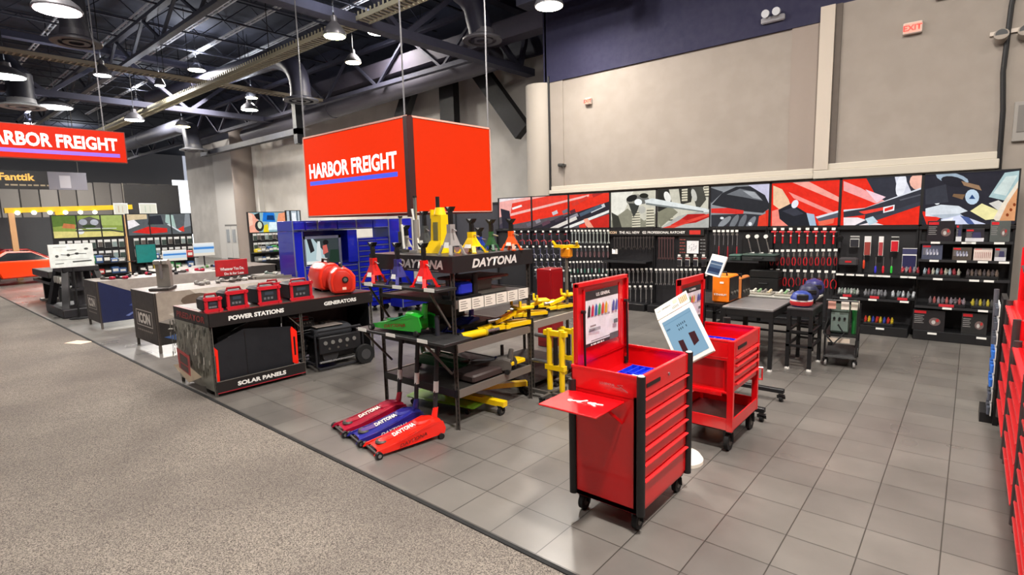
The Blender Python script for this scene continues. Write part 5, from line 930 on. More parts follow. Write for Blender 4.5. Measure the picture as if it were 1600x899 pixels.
MB().box(.5, .53, d_*.52, d_-.03, .12, .9, M('#2a1012', .6)).box(.55, .58, .05, d_*.5, .12, .9, M('#1a1a1c', .6)).build('back_panel', pt)
MB().box(.1, w_-.06, d_-.05, d_-.035, .0, .91, BLK).build('far_end_panel', pt)
MB().bar((w_-.05, d_*.505, .7), (w_-.05, d_*.505-.18, .89), .025, .01, GRY).build('corner_brace', pt)
# folding solar panels
sp = thing('folding_solar_panel', 'black folding solar panel with bright red side grips on the lower table shelf', 'solar panel', (BX-.16, AY+.02, .116))
MB().prism([(.03, .02), (.43, .0), (1.08, .0), (1.08, .62), (.43, .70), (.03, .55)], 'x', .06, .085, M('#16171d', .55)).build('front_leaf', sp, False); MB().prism([(.15, .05), (.85, .05), (.85, .76), (.6, .76), (.15, .6)], 'x', -.12, -.09, M('#1b1b20', .55)).build('rear_leaf', sp, False)
MB().box(.086, .088, .425, .435, 0, .68, BLK).build('fold_seam', sp)
for y0, z0, z1 in ((-.0, .03, .56), (1.08, .05, .62)):
    g = MB(); g.prism([(y0-.02, z0+.05), (y0+.06, z0), (y0+.07, z1-.08), (y0+.0, z1), (y0-.02, z1-.04)], 'x', .05, .1, M('#ff2410', .4)); q = g.build('side_grip', sp, False); MB().box(.1, .102, y0+.01, y0+.035, z0+.15, z1-.15, BLK).build('grip_slot', q)
# power packs
def power_pack(name, label, x, y, z, w_, d_, h_, rz, c='#c01626'):
    t = thing(name, label, 'power station', (x, y, z), rz); mt = M(c, .4)
    MB().box(-d_, 0, -w_/2, w_/2, 0.01, h_, M('#17181c', .5), .03).build('body', t)
    mb = MB(); f = .028
    mb.box(0, .03, -w_/2, w_/2, 0, .04, mt, .008).box(0, .03, -w_/2, w_/2, h_-.045, h_, mt, .008).box(0, .03, -w_/2, -w_/2+.04, 0, h_, mt, .008).box(0, .03, w_/2-.04, w_/2, 0, h_, mt, .008)
    for sy in (-1, 1):
        for z_ in (.02, h_-.02): mb.cyl((0, sy*(w_/2-.015), z_), (.04, sy*(w_/2-.015), z_), .026, mt, n=10)
    mb.build('bumper_frame', t); p_ = MB().box(.0, .01, -w_/2+.04, w_/2-.04, .04, h_-.045, M('#26282c', .4)).build('control_panel', t)
    for k_ in range(3): MB().box(.01, .014, -w_*.25+k_*w_*.16, -w_*.25+k_*w_*.16+.03, h_*.28, h_*.4, M('#6a6c70', .4)).build('socket', p_)
    MB().box(.01, .013, -w_*.2, w_*.2, h_*.52, h_*.7, M('#3c4450', .2)).build('screen', p_)
    MB().tube([(-d_*.2, -w_*.35, h_-.01), (-d_*.2, -w_*.3, h_+.035), (-d_*.2, w_*.3, h_+.035), (-d_*.2, w_*.35, h_-.01)], .016, M('#8f1420', .4)).build('carry_handle', t)
    return t
TT = 1.098
for (y, w2, hh, dd, lb, x) in ((2.70, .20, .19, .30, 'smallest red-framed power pack at the near corner of the table', -7.33), (3.00, .27, .24, .32, 'second smallest red-framed power pack along the table edge', -7.33), (3.43, .31, .25, .34, 'third red-framed power pack along the table edge', -7.33), (3.90, .33, .26, .34, 'largest front red-framed power pack next to the inverter generator', -7.33), (3.72, .22, .24, .3, 'red-framed power pack tucked behind the largest one', -7.75)):
    power_pack('power_station', lb, x, y, TT, w2, dd, hh, random.uniform(-.05, .05))
# inverter generators
def inverter(label, x, y, z, rz, s=1.):
    t = thing('inverter_generator', label, 'generator', (x, y, z), rz); t.scale = (s,)*3; mt = M('#e5301a', .35, 0, .3)
    prof = [(-.17, .03), (-.12, .0), (.16, .0), (.21, .05), (.22, .26), (.15, .36), (.08, .41), (-.06, .41), (-.15, .33), (-.19, .2)]
    secs = [[(xx, yy*.88, zz*.94+.02) for yy, zz in prof] if k in (0, 4) else [(xx, yy, zz) for yy, zz in prof] for k, xx in enumerate((-.26, -.22, 0, .22, .26))]
    b_ = MB().loft(secs, mt).build('shell', t); md = b_.modifiers.new('b', 'BEVEL'); md.width = .012; md.segments = 2; md.limit_method = 'ANGLE'
    MB().loft([[(-.262-.05*k, yy*(.8-.1*k), zz*(.85-.1*k)+.03) for yy, zz in prof] for k in (0, 1)], BLK).build('intake_end', t); MB().loft([[(.262, yy*.75, zz*.8+.035) for yy, zz in prof], [(.268, yy*.7, zz*.75+.04) for yy, zz in prof]], M('#c02414', .4)).build('panel_end', t)
    MB().cyl((.26, .05, .22), (.285, .05, .22), .05, BLK, n=18).cyl((.285, .05, .22), (.29, .05, .22), .03, GRY, n=14).build('recoil_port', t); MB().box(.265, .275, .0, .06, .06, .1, M('#f2c8b8', .4)).build('sticker', t)
    MB().tube([(-.14, .02, .36), (-.1, .02, .46), (.12, .02, .46), (.16, .02, .36)], .022, BLK).build('carry_handle', t)
    for x_ in (-.18, .18): MB().box(x_-.03, x_+.03, -.12, .14, -.02, .02, BLK).build('foot', t)
    MB().box(-.2, .2, .215, .223, .13, .15, M('#a81c10', .4)).box(-.2, .2, .215, .223, .2, .21, M('#a81c10', .4)).build('side_groove', t)
    return t
inverter('red inverter generator with a black end, at the far corner of the table', -7.45, 4.62, TT+.02, -.45, .95)
inverter('larger red inverter generator standing behind the other on the table', -8.02, 4.70, TT+.02, -.2, 1.05)
# open frame generators beneath
def frame_gen(label, x, y, z, rz, tank='#7d1018', wheels=True, s=1.):
    t = thing('portable_generator', label, 'generator', (x, y, z), rz); t.scale = (s,)*3; P = .016
    mb = MB()
    for xx in (-.28, .28): mb.tube([(xx, -.33, .06), (xx, -.33, .48), (xx, -.30, .52), (xx, .30, .52), (xx, .33, .48), (xx, .33, .06), (xx, .30, .03), (xx, -.30, .03)], P, M('#26262a', .4, .4), 8, True)
    for yy, zz in ((-.33, .45), (.33, .45), (-.33, .1), (.33, .1)): mb.cyl((-.28, yy, zz), (.28, yy, zz), P, M('#26262a', .4, .4), n=8)
    mb.cyl((.30, -.3, .12), (.30, .3, .12), .012, STEEL, n=8); mb.build('frame', t)
    MB().box(-.2, .2, -.28, .24, .40, .56, M(tank, .3, 0, .4), .04).build('fuel_tank', t); MB().cyl((0, -.1, .56), (0, -.1, .59), .04, BLK, n=14).build('fuel_cap', t)
    MB().box(.22, .29, -.28, .3, .22, .44, M('#1b1b1e', .45), .01).build('control_panel', t)
    for k_ in range(5): MB().cyl((.29, -.2+.1*k_, .36), (.30, -.2+.1*k_, .36), .026, M('#8d8c88', .4, .4), n=12).build('outlet', t)
    for k_ in range(3): MB().cyl((.29, -.15+.12*k_, .28), (.296, -.15+.12*k_, .28), .016, M('#55504c', .4), n=10).build('switch', t)
    MB().box(-.18, .2, -.24, .0, .06, .36, M('#2c2c2f', .5, .3), .02).cyl((.1, -.12, .2), (.25, -.12, .2), .11, M('#3c3b3d', .4, .4), n=18).build('engine', t); MB().cyl((0, .0, .2), (0, .28, .2), .12, M('#4a494b', .4, .5), n=20).build('alternator', t)
    MB().box(-.2, .2, -.27, .1, .56, .564, M('#9a8f88', .4)).build('top_label', t)
    if wheels:
        for xx in (.34, -.34): MB().cyl((xx-.03, .32, .13), (xx+.03, .32, .13), .13, RUB, n=24).cyl((xx-.035, .32, .13), (xx+.035, .32, .13), .07, M('#3a3a3c', .5), n=18).build('wheel', t)
    return t
frame_gen('black open-frame generator on wheels under the table end', -7.52, 4.42, .0, -.1, '#3a3c40', True, 1.15); frame_gen('dark red tanked generator behind the wheeled one under the table', -8.05, 4.15, .0, .1, '#8c1620', False, 1.1)
frame_gen('red-topped small generator just past the table corner post', -7.62, 3.98+.02, .55, 0, '#a8141e', False, .45)
# ================================================================ ICON TABLES
def icon_table(label, x0, x1, y0, y1, h_, art_items, word='ICON'):
    t, w_, d_ = disp_table('display_table', label, x0, x1, y0, y1, h_); dk = M('#332b27', .5)
    for x in (0, w_-.04):
        for y in (0, d_-.04): MB().box(x, x+.04, y, y+.04, 0, h_-.01, M('#6b645e', .4, .4)).build('leg', t)
    MB().box(.01, w_-.01, -.012, 0, .14, h_, dk).build('end_panel', t); sd = MB().box(w_, w_+.012, .01, d_-.01, .14, h_, dk).build('side_panel', t)
    art('side_print', sd, (w_+.012, .03, .14), (0, 1, 0), (0, 0, 1), d_-.04, h_-.14, [(c, [(a*(d_-.04), b*(h_-.14)) for a, b in pl]) for c, pl in art_items], PRINT)
    fr = MB()
    for a in ((.2, w_*.85, -.014, -.012, .70, .71), (.2, w_*.85, -.014, -.012, .42, .43), (.2, .21, -.014, -.012, .42, .71), (w_*.85-.01, w_*.85, -.014, -.012, .42, .71)): fr.box(*a, M('#cfc6be', .5))
    fr.build('logo_frame', t); text_obj(word, t, (w_*.51, -.0135, .565), (1, 0, 0), (0, 0, 1), wd=w_*.52, h=.2, mt=M('#e8e2dc', .5), bold=.05)
    dashes(t, (w_*.5, -.0125, .34), (1, 0, 0), (0, 0, 1), w_*.66, .03, M('#8a817a', .5)); return t
g1 = [('#a59a8e', [(0, 0), (1, 0), (1, 1), (0, 1)]), ('#2c2927', [(0, 0), (1, 0), (1, .3), (.45, .34), (.15, .28), (0, .45)]), ('#8f8a84', [(0, .45), (.15, .3), (.6, .55), (.4, .7)]), ('#d6cfc4', [(.3, .75), (.7, .6), (1, .8), (1, 1), (.2, 1)]), ('#6b5c50', ell(.24, .8, .1, .12)), ('#57514c', ell(.5, .86, .06, .05)), ('#bfb8ae', [(.1, .5), (.5, .75), (.46, .8), (.06, .58)]), ('#1c1b1c', ell(.62, .12, .3, .13)), ('#c6c2ba', strip([(.05, .3), (.4, .16), (.6, .02)], .02)), ('#3f5a8c', [(.02, .15), (.1, .05), (.16, .2)])]
g2 = [('#3b3433', [(0, 0), (1, 0), (1, 1), (0, 1)]), ('#a49b94', [(0, 1), (.1, .75), (.45, .4), (.9, .5), (1, 1)]), ('#22294f', [(0, 0), (.62, 0), (.55, .35), (.3, .6), (0, 1)]), ('#3b4a86', [(.2, .35), (.4, .2), (.5, .35), (.3, .55)]), ('#6474ac', strip([(.18, .1), (.3, .28), (.48, .14)], .03)), ('#8a99c8', strip([(.3, .5), (.45, .35)], .02)), ('#6b3c3c', [(.62, .3), (1, .38), (1, .5), (.7, .48)]), ('#cfc8c2', [(.62, 0), (1, 0), (1, .3), (.7, .2)])]
icon_table('dark ICON display table with a pale machinery print, next to the power station table', -11.9, -10.65, 3.0, 5.7, 1.06, g1); icon_table('dark ICON display table with a blue sleeved arm print, farther from the power station table', -15.4, -14.36, 3.0, 5.6, 1.05, g2)
for (x0, y0, x1, y1, h_, lb) in ((-13.7, 6.0, -12.2, 7.6, .95, 'low grey table spread with steel bars behind the ICON tables'), (-18.6, 5.0, -16.4, 8.0, .95, 'low dark table of tools in front of the two lit screens')):
    t, w_, d_ = disp_table('display_table', lb, x0, x1, y0, y1, h_)
    for x in (0, w_-.05):
        for y in (0, d_-.05): MB().box(x, x+.05, y, y+.05, 0, h_-.01, GRY).build('leg', t)
    MB().box(w_-.02, w_, 0, d_, .3, h_-.02, M('#3a3532', .5)).build('side_panel', t)
# things on the ICON tables
def arch_press(label, x, y, z, rz=0):
    t = thing('arbor_press', label, 'press', (x, y, z), rz); mt = M('#a19b94', .35, .6)
    MB().box(-.14, .3, -.16, .16, 0, .05, M('#4a4644', .4, .3), .01).build('base', t)
    pr = [(-.12, .04), (.02, .04), (.02, .38), (.05, .45), (.12, .46), (.12, .52), (.02, .54), (-.08, .5), (-.12, .42)]
    MB().prism(pr, 'y', -.11, .11, mt).build('arched_frame', t, False); MB().cyl((.1, 0, .2), (.1, 0, .5), .025, STEEL, n=10).build('ram', t); MB().cyl((.1, .02, .47), (.36, .1, .55), .012, STEEL, n=8).build('lever', t); return t
arch_press('pale grey arched arbor press on the machinery print ICON table', -11.22, 3.35, 1.062, math.radians(-35))
def clutter(label, x, y, z, cols, n_, w_, d_, seed, nm='tool_row', unit='hand_tool'):
    R = random.Random(seed)
    for i in range(n_):
        px_, py = x+R.uniform(0, w_), y+d_*(i+.5)/n_; c = R.choice(cols); L_ = R.uniform(.18, .42)
        mb = MB(); a = R.uniform(-.5, .5); mb.at((0, 0, 0), rz=a).box(-L_/2, L_/2, -.025, .025, 0, .03, M(c, .35, .4), .006).cyl((-L_/2, 0, .03), (-L_/2+.07, 0, .03), .04, M(c, .4), n=10).box(L_*.2, L_*.5, -.04, .04, .0, .06, M(R.choice(cols), .4), .01)
        o = mb.build(unit, None, loc=(px_, py, z+.001), label=f'{ORD[i]} tool from the near end, {label}', cat='tool', group='tools ' + label)
clutter('lying on the table beside the arched press', -11.5, 3.9, 1.06, ['#8d8a86', '#c8c6c0', '#55504c', '#b8b4a8'], 7, .6, 1.2, 4); clutter('lying on the table with the blue sleeve print', -15.2, 3.2, 1.05, ['#b01c3c', '#1c1c20', '#5a5654', '#c8c4c0'], 10, .7, 2.2, 5)
clutter('spread over the low grey table of steel bars', -13.4, 6.1, .95, ['#9a9890', '#6a6a66', '#cfccc0', '#7a8a80'], 9, 1.0, 1.3, 6); clutter('on the low dark table before the lit screens', -18.3, 5.2, .95, ['#3a5a9a', '#1c1c20', '#8a8784', '#c8c4c0', '#5c8a4c'], 14, 1.6, 2.5, 7)
for i, (x0, x1) in enumerate(((-11.8, -9.8), (-11.9, -10.2))): obj('steel_bar', MB().bar((-11.6+.3*i, 5.0, 1.085), (-11.3+.35*i, 5.65, 1.085), .05, .05, M('#a8a59c', .3, .7)).mesh('steel_bar'), label=('long pale steel straightedge lying along the machinery print table', 'second steel bar lying behind the pale straightedge')[i], cat='bar')
# ---------------------------------------------------------------- sign boards and screens on stands
def stand_board(name, label, cat, X, c, items, mt, pole=True, fr=WHT, th=.03):
    """a board in the plane x = X spanning pixel corners c = (u0, v0, u1, v1)"""
    a = atx(c[0], c[3], X); b = atx(c[2], c[1], X); w_, h_ = abs(b.y-a.y), b.z-a.z; t = thing(name, label, cat, (X, a.y, 0)); z0 = a.z
    MB().box(-th, 0, 0, w_, z0, z0+h_, fr, .004).build('panel', t); art('face', t, (.001, .012, z0+.012), (0, 1, 0), (0, 0, 1), w_-.024, h_-.024, [(cc, [(p_*(w_-.024), q_*(h_-.024)) for p_, q_ in pl]) for cc, pl in items], mt)
    if pole:
        MB().cyl((-.05, w_/2, 0.02), (-.05, w_/2, z0+h_*.4), .02, BLK, n=10).build('pole', t); MB().lathe([(.2, 0), (.2, .02), (.03, .04)], BLK, 20, (-.05, w_/2, 0)).build('base', t)
    return t, w_, h_, z0
FUL = [(0, 0), (1, 0), (1, 1), (0, 1)]
def fy(x): return x
scr = [('#cfe4f4', FUL), ('#eef4f8', [(0, .8), (1, .8), (1, 1), (0, 1)]), ('#4a90dc', [(0, .52), (1, .52), (1, .7), (0, .7)]), ('#f0e8d8', [(0, 0), (1, 0), (1, .22), (0, .22)])]
stand_board('info_screen', 'lit screen with a blue stripe, the lower of two above the tool tables', 'screen', -15.5, (255, 390, 291, 409), scr, SCREEN); stand_board('info_screen', 'lit screen with a blue stripe in front of the grey double doors', 'screen', -18.2, (303, 379, 334, 401), scr, SCREEN)
wbs = [('#e4eae6', FUL)] + [('#5a5f5e', strip([(.1, .9-.0*i), (.4, .9)], .015)) for i in range(1)] + [('#3c403f', strip([(.25, .56), (.42, .52), (.6, .58), (.85, .56)], .03)), ('#2c2e2e', ell(.42, .53, .04, .06)), ('#2c2e2e', ell(.62, .58, .05, .05)), ('#4a4e4d', ell(.85, .78, .05, .05)), ('#4a4e4d', ell(.16, .5, .04, .06)), ('#6a6e6d', strip([(.4, .75), (.62, .75)], .03)), ('#5a5e5d', strip([(.1, .16), (.3, .18)], .025)), ('#3a3e3d', strip([(.5, .22), (.95, .24)], .05)), ('#8a8e8d', strip([(.1, .34), (.9, .34)], .01))]
stand_board('diagram_board', 'white board of tool outline drawings standing over the black press base', 'board', -16.6, (79, 380, 144, 420), wbs, PRINT)
stand_board('divider_board', 'teal green upright panel with black edges near the gondola', 'panel', -17.0, (214, 381, 243, 412), [('#0f7c78', FUL)], PRINT, fr=BLK)
rs, w_, h_, z0 = stand_board('slogan_sign', 'red slanted sign reading Whatever You Do in white letters', 'sign', -12.4, (338, 404, 386, 433), [('#b8262a', FUL)], PRINT, fr=M('#b8262a', .4))
text_obj('Whatever You Do,', rs, (.003, w_*.5, z0+h_*.42), (0, 1, 0), (0, 0, 1), wd=w_*.74, h=h_*.22, mt=WHT, bold=.03); text_obj('Do It for Less', rs, (.003, w_*.55, z0+h_*.14), (0, 1, 0), (0, 0, 1), wd=w_*.6, h=h_*.16, mt=WHT, bold=.03)
for i, (c, lb, pal) in enumerate((((179, 318, 199, 336), 'small cream lit board above the forest picture', ['#f2eedc', '#d8b8a0']), ((219, 318, 244, 336), 'small cream lit board before the black booth wall', ['#f2eedc', '#cfd8c0']))):
    stand_board('lit_board', lb, 'board', -27.0, c, [(pal[0], FUL), (pal[1], [(.3, .2), (.36, .2), (.36, .8), (.3, .8)]), (pal[1], [(.6, .2), (.64, .2), (.64, .8), (.6, .8)])], SCREEN)
# far gondola wall facing the aisle: three pictures with tool bays
def pic_x(label, X, u0, u1, z0, z1, items, nsp):
    ya, yb = atx(u0, 350, X).y, atx(u1, 350, X).y; t = thing('lightbox_poster', label, 'lightbox', (X, ya, z0)); w_, h_ = yb-ya, z1-z0
    MB().box(-.12, 0, 0, w_, 0, h_, BLK).build('box', t); art('picture', t, (.002, .03, .03), (0, 1, 0), (0, 0, 1), w_-.06, h_-.06, [(c, [(a*(w_-.06), b*(h_-.06)) for a, b in pl]) for c, pl in items], LIT)
    mb = MB()
    for i in range(nsp+1): mb.box(.003, .015, w_*i/nsp-.02, w_*i/nsp+.02, 0, h_, BLK)
    mb.build('frame', t)
    b = thing('gondola_bay', 'black tool gondola bay under the ' + label.split(':')[-1].strip(), 'shelf unit', (X, ya, 0)); MB().box(-.1, -.02, 0, w_, 0, z0, BLK2).build('back_panel', b); MB().box(-.02, .42, 0, w_, 0, .16, BLK).build('base_deck', b)
    for z in (.55, .95): MB().box(-.02, .4, 0, w_, z-.03, z, BLK).build('shelf', b)
    return ya, yb
forest = [('#8fa04c', FUL), ('#5e7836', [(0, .5), (.35, .6), (.35, 1), (0, 1)]), ('#a8b868', [(.6, .55), (1, .5), (1, 1), (.55, 1)]), ('#dccf80', [(0, 0), (1, 0), (1, .22), (0, .3)]), ('#c87a4c', [(.12, .45), (.3, .4), (.3, .6), (.15, .66)]), ('#5c5a58', [(.3, .4), (.7, .4), (.66, .8), (.52, .95), (.36, .8)]), ('#a8a8b0', ell(.42, .7, .06, .14)), ('#b8b8c0', ell(.58, .68, .06, .14)), ('#3c4a2c', ell(.5, .5, .1, .08)), ('#e8e8e8', ell(.37, .26, .05, .12)), ('#40423c', strip([(.3, .3), (.8, .3), (1, .18)], .06)), ('#dcdfe0', strip([(.45, .4), (.9, .38)], .03))]
street = [('#5b5f62', FUL), ('#d8c29c', [(0, .72), (.3, .78), (.3, 1), (0, 1)]), ('#efe8ec', [(0, .3), (.18, .5), (.1, .75), (0, .7)]), ('#d42a24', [(.05, .15), (.3, .4), (.6, .3), (.6, .1), (.3, .05)]), ('#e03a2c', [(.75, .2), (.88, .4), (.88, .1)]), ('#54b048', ell(.38, .62, .05, .13)), ('#2c2e36', [(.3, .5), (.55, .5), (.52, .95), (.34, .9)]), ('#a8c0b8', [(.58, .6), (.75, .3), (.72, .95), (.6, .98)]), ('#cfd4d8', strip([(.62, .5), (.82, .1)], .04)), ('#8a8f94', [(.88, .3), (1, .4), (1, 1), (.92, 1)])]
hand = [('#8db4bc', FUL), ('#f0a890', [(0, 0), (.25, 0), (.3, .5), (.12, .95), (0, 1)]), ('#f2c8b0', [(0, .3), (.1, .4), (.1, .9), (0, 1)]), ('#1f1f22', [(.15, .9), (.3, 1), (.3, .6), (.2, .7)]), ('#2a2c2e', ell(.27, .32, .12, .28)), ('#d0d8c0', ell(.28, .36, .06, .18)), ('#e8d020', [(.36, 0), (.52, .0), (.5, .42), (.4, .35)]), ('#1d78d8', [(.36, .55), (.72, .5), (.7, .98), (.4, 1)]), ('#123a6c', [(.48, .62), (.7, .6), (.68, .85), (.5, .86)]), ('#dff0f4', [(.5, .1), (.78, .1), (.78, .5), (.55, .5)]), ('#ee9a72', [(.8, 0), (1, 0), (1, 1), (.82, .95), (.76, .5)])]
XF = -24.0
F1 = pic_x('backlit wide picture: motorcycles in a yellow-green forest', XF, 80, 193, 1.86, 2.68, forest, 3); F2 = pic_x('backlit wide picture: mechanics with a red car in a street', XF, 198, 299, 1.86, 2.70, street, 3); F3 = pic_x('backlit picture: orange-toned hands holding a blue tool', XF, 388, 447, 1.8, 2.72, hand, 1)
F4 = pic_x('backlit narrow picture: pale city windows beside the blue cabinets', XF, 448, 470, 1.8, 2.78, [('#b8c4cc', FUL), ('#3c444c', [(.2, 0), (.35, 0), (.35, 1), (.2, 1)]), ('#f0f4f8', [(.4, .2), (.7, .2), (.7, .9), (.4, .9)]), ('#5a6a78', [(.75, 0), (.85, 0), (.85, 1), (.75, 1)])], 1)
def rowx(what, cat, me, X, ya, yb, n_, z, where, name):
    for i in range(n_):
        y = ya+(yb-ya)*(i+.5)/n_; obj(name, me[i % len(me)], None, (X+.1, y, z), math.pi/2, label=f'{ORD[i]} {what} from the near end, {where}', cat=cat, group=what+' '+where)
pk = [m_packet(.16, .3, M('#3a4a44', .4), M('#e0e0e0', .5)), m_packet(.14, .26, M('#5c5450', .4), M('#e8e8e8', .5)), m_packet(.18, .3, M('#26282a', .4), M('#f0f0f0', .5)), m_packet(.15, .28, M('#8a9a98', .4), M('#e8e8e8', .5))]
for (ya, yb), nm in ((F1, 'under the forest picture'), (F2, 'under the street picture'), (F3, 'under the hands picture')):
    for j, z in enumerate((1.78, 1.38)): rowx(('upper', 'lower')[j]+' row carded tool', 'packet', pk, XF, ya+.1, yb-.05, 14 if nm[-12] != 'h' and yb-ya > 2.5 else 9, z, nm, 'carded_tool')
    for j, z in enumerate((.55, .95)):
        n_ = 8
        for i in range(n_):
            y = ya+.15+(yb-ya-.3)*(i+.5)/n_; c = random.choice(['#3c5a8a', '#1c1c20', '#7a7a78', '#b83030', '#3c8a4c', '#c8b030']); hh = random.uniform(.14, .28)
            obj('tool_box', MB().box(0, .3, -.12, .12, 0, hh, M(c, .45), .02).box(.3, .305, -.08, .08, hh*.3, hh*.7, LBL).tube([(.15, -.06, hh), (.15, -.05, hh+.04), (.15, .05, hh+.04), (.15, .06, hh)], .012, BLK).mesh('tool_box'), None, (XF+.02, y, z+.001), label=f'{ORD[i]} boxed tool from the near end on the {("low", "upper")[j]} shelf {nm}', cat='box', group='boxed tools '+nm)
# ================================================================ BLUE CABINETS
BX0 = -11.0; BM = M('#0a1fc0', .28, 0, .5); BD = M('#0a1796', .3, 0, .4); TRM = M('#8f98b8', .3, .6)
def blue_mod(name, label, y0, y1, z0, z1, kind, d_=.7):
    t = thing(name, label, 'cabinet', (BX0, y0, 0)); w_ = y1-y0
    MB().box(-d_, -.02, 0.004, w_-.004, z0, z1, BD, .006).build('carcass', t)
    if kind == 'doors':
        for i in range(2): dd = MB().box(-.02, 0, .01+i*w_/2, w_/2*(i+1)-.01, z0+.015, z1-.03, BM, .004).build('door', t); MB().box(0, .012, .02+i*w_/2, w_/2*(i+1)-.02, z0+.02, z0+.035, TRM).build('pull_rail', dd)
    elif kind == 'door': dd = MB().box(-.02, 0, .01, w_-.01, z0+.015, z1-.03, BM, .004).build('door', t); MB().box(0, .012, w_*.08, w_*.11, (z0+z1)/2-.2, (z0+z1)/2+.1, TRM).build('handle', dd)
    else:
        n_ = kind
        for i in range(n_):
            a = z0+.12+(z1-z0-.16)*i/n_; b = z0+.12+(z1-z0-.16)*(i+1)/n_
            for h2 in ((0, 1),) if i % 3 == 0 else ((0, .55), (.55, 1)):
                dd = MB().box(-.02, 0, .02+h2[0]*(w_-.04), .02+h2[1]*(w_-.04)-.006, a+.004, b-.008, BM, .003).build('drawer', t); MB().box(0, .016, .03+h2[0]*(w_-.04), h2[1]*(w_-.04), b-.022, b-.008, TRM).build('pull_rail', dd)
    MB().box(-.02, .008, -.006, .012, z0, z1, TRM).box(-.02, .008, w_-.012, w_+.006, z0, z1, TRM).build('edge_trim', t)
    if z0 < .2:
        for y in (.12, w_-.12):
            for x in (-.1, -d_+.1): MB().cyl((x-.02, y, .07), (x+.02, y, .07), .07, RUB, n=16).build('caster', t)
    return t
blue_mod('wall_cabinet', 'blue overhead cabinet at the end of the tall cabinet run, above the mirror hutch start', 5.78, 6.35, 2.02, 2.24, 'doors'); blue_mod('wall_cabinet', 'wide blue overhead cabinet above the hutch with the photo print', 6.36, 7.34, 2.02, 2.24, 'doors'); blue_mod('wall_cabinet', 'blue overhead cabinet above the drawer bank', 7.35, 8.26, 2.02, 2.24, 'doors')
blue_mod('tool_locker', 'blue full height locker at the end of the tall cabinet run', 5.78, 5.98, .14, 2.01, 'door'); blue_mod('tool_chest', 'blue roller chest with stacked drawers beneath the overhead cabinet', 7.35, 8.26, .14, 1.80, 12); blue_mod('tool_chest', 'wide blue chest mostly hidden behind the red inverter generators', 5.99, 7.34, .14, 1.25, 7)
t = blue_mod('tool_locker', 'tall blue locker with pale stickers beside the dark grey panel', 8.27, 8.98, .14, 2.24, 'door'); MB().box(.001, .003, .34, .42, 1.9, 2.06, LBL).box(.001, .003, .35, .41, 1.62, 1.75, BLK).box(.001, .003, .36, .42, 1.48, 1.6, LBL).build('sticker', t)
hu = thing('work_hutch', 'blue hutch recess with a framed photo of a worker above the wide chest', 'hutch', (BX0, 5.99, 1.26)); MB().box(-.6, -.55, 0, 1.35, 0, .75, BD).box(-.55, 0, 0, .02, 0, .75, BD).box(-.55, 0, 1.1, 1.35, 0, .75, BM).build('hutch_shell', hu)
MB().box(-.06, 0, 0.0, .05, 0, .64, TRM).box(-.06, 0, .86, .92, 0, .64, TRM).box(-.06, 0, .0, .92, .58, .64, TRM).build('frame', hu)
art('photo_print', hu, (-.03, .05, .02), (0, 1, 0), (0, 0, 1), .81, .56, [('#3c4446', full(.81, .56)), ('#b8cfd4', [(0, 0), (.5, 0), (.42, .3), (.2, .56), (0, .56)]), ('#dfe8e8', [(.24, .1), (.38, .05), (.36, .5), (.3, .5)]), ('#26262a', [(.05, .56), (.15, .56), (.22, .3), (.12, .25)]), ('#1b1b1e', ell(.5, .47, .07, .06)), ('#d86a60', [(.42, .2), (.55, .25), (.52, .42), (.42, .4)]), ('#22382c', [(.55, .0), (.81, .0), (.81, .3), (.6, .3)]), ('#f0f4f0', [(0, 0), (.5, 0), (.5, .07), (0, .07)])], SCREEN)
# lower blue cart beneath the rack's open side
lc = blue_mod('tool_chest', 'low blue drawer chest seen through the open side of the header rack', 8.0, 8.9, .12, .62, 3, .5); lc.location.x += .75
# ================================================================ HANGING SIGNS
def hang_sign(name, label, ox, oy, z0, z1, LW, DW, txt_left, cables, right=True):
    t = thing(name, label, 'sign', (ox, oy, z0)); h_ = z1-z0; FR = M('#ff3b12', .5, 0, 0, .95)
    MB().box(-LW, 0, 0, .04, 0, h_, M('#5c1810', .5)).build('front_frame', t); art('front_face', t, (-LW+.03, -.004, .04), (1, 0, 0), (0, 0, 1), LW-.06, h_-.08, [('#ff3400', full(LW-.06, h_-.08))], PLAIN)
    mb = MB(); E_ = M('#e8b0a0', .4)
    for a in ((-LW, 0, -.012, 0, h_-.03, h_), (-LW, 0, -.012, 0, .02, .035), (-LW, -LW+.02, -.012, 0, .02, h_)): mb.box(*a, E_)
    mb.build('edge_strip', t)
    if right:
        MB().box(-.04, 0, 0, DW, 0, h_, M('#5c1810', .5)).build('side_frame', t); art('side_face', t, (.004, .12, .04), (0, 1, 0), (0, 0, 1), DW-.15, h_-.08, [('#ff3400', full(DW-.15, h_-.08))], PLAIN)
        mb = MB(); 
        for a in ((0, .012, .1, DW, h_-.03, h_), (0, .012, .1, DW, .02, .035), (0, .012, DW-.02, DW, .02, h_)): mb.box(*a, E_)
        mb.build('edge_strip', t); MB().box(-.08, .02, -.03, .10, -.05, h_-.02, M('#3a1c1c', .5)).build('corner_post', t)
        MB().box(-LW, 0, DW-.04, DW, 0, h_, M('#5c1810', .5)).box(-LW, -LW+.04, 0, DW, 0, h_, M('#5c1810', .5)).build('rear_frame', t)
    x0, x1, zt, zb = txt_left; WL = M('#ffffff', .4, 0, 0, .95); BL = M('#3c50d8', .4, 0, 0, .8)
    text_obj('HARBOR FREIGHT', t, ((x0+x1)/2, -.006, zt), (1, 0, 0), (0, 0, 1), wd=x1-x0, h=zb, mt=WL, bold=.03); MB().box(x0, x1, -.008, -.005, zt-zb*.95, zt-zb*.68, BL).build('underline', t)
    for (x, y) in cables: MB().cyl((x, y, h_), (x, y, 10.2-z0), .014, M('#77767a', .4, .5), n=6).build('hanging_cable', t)
    return t
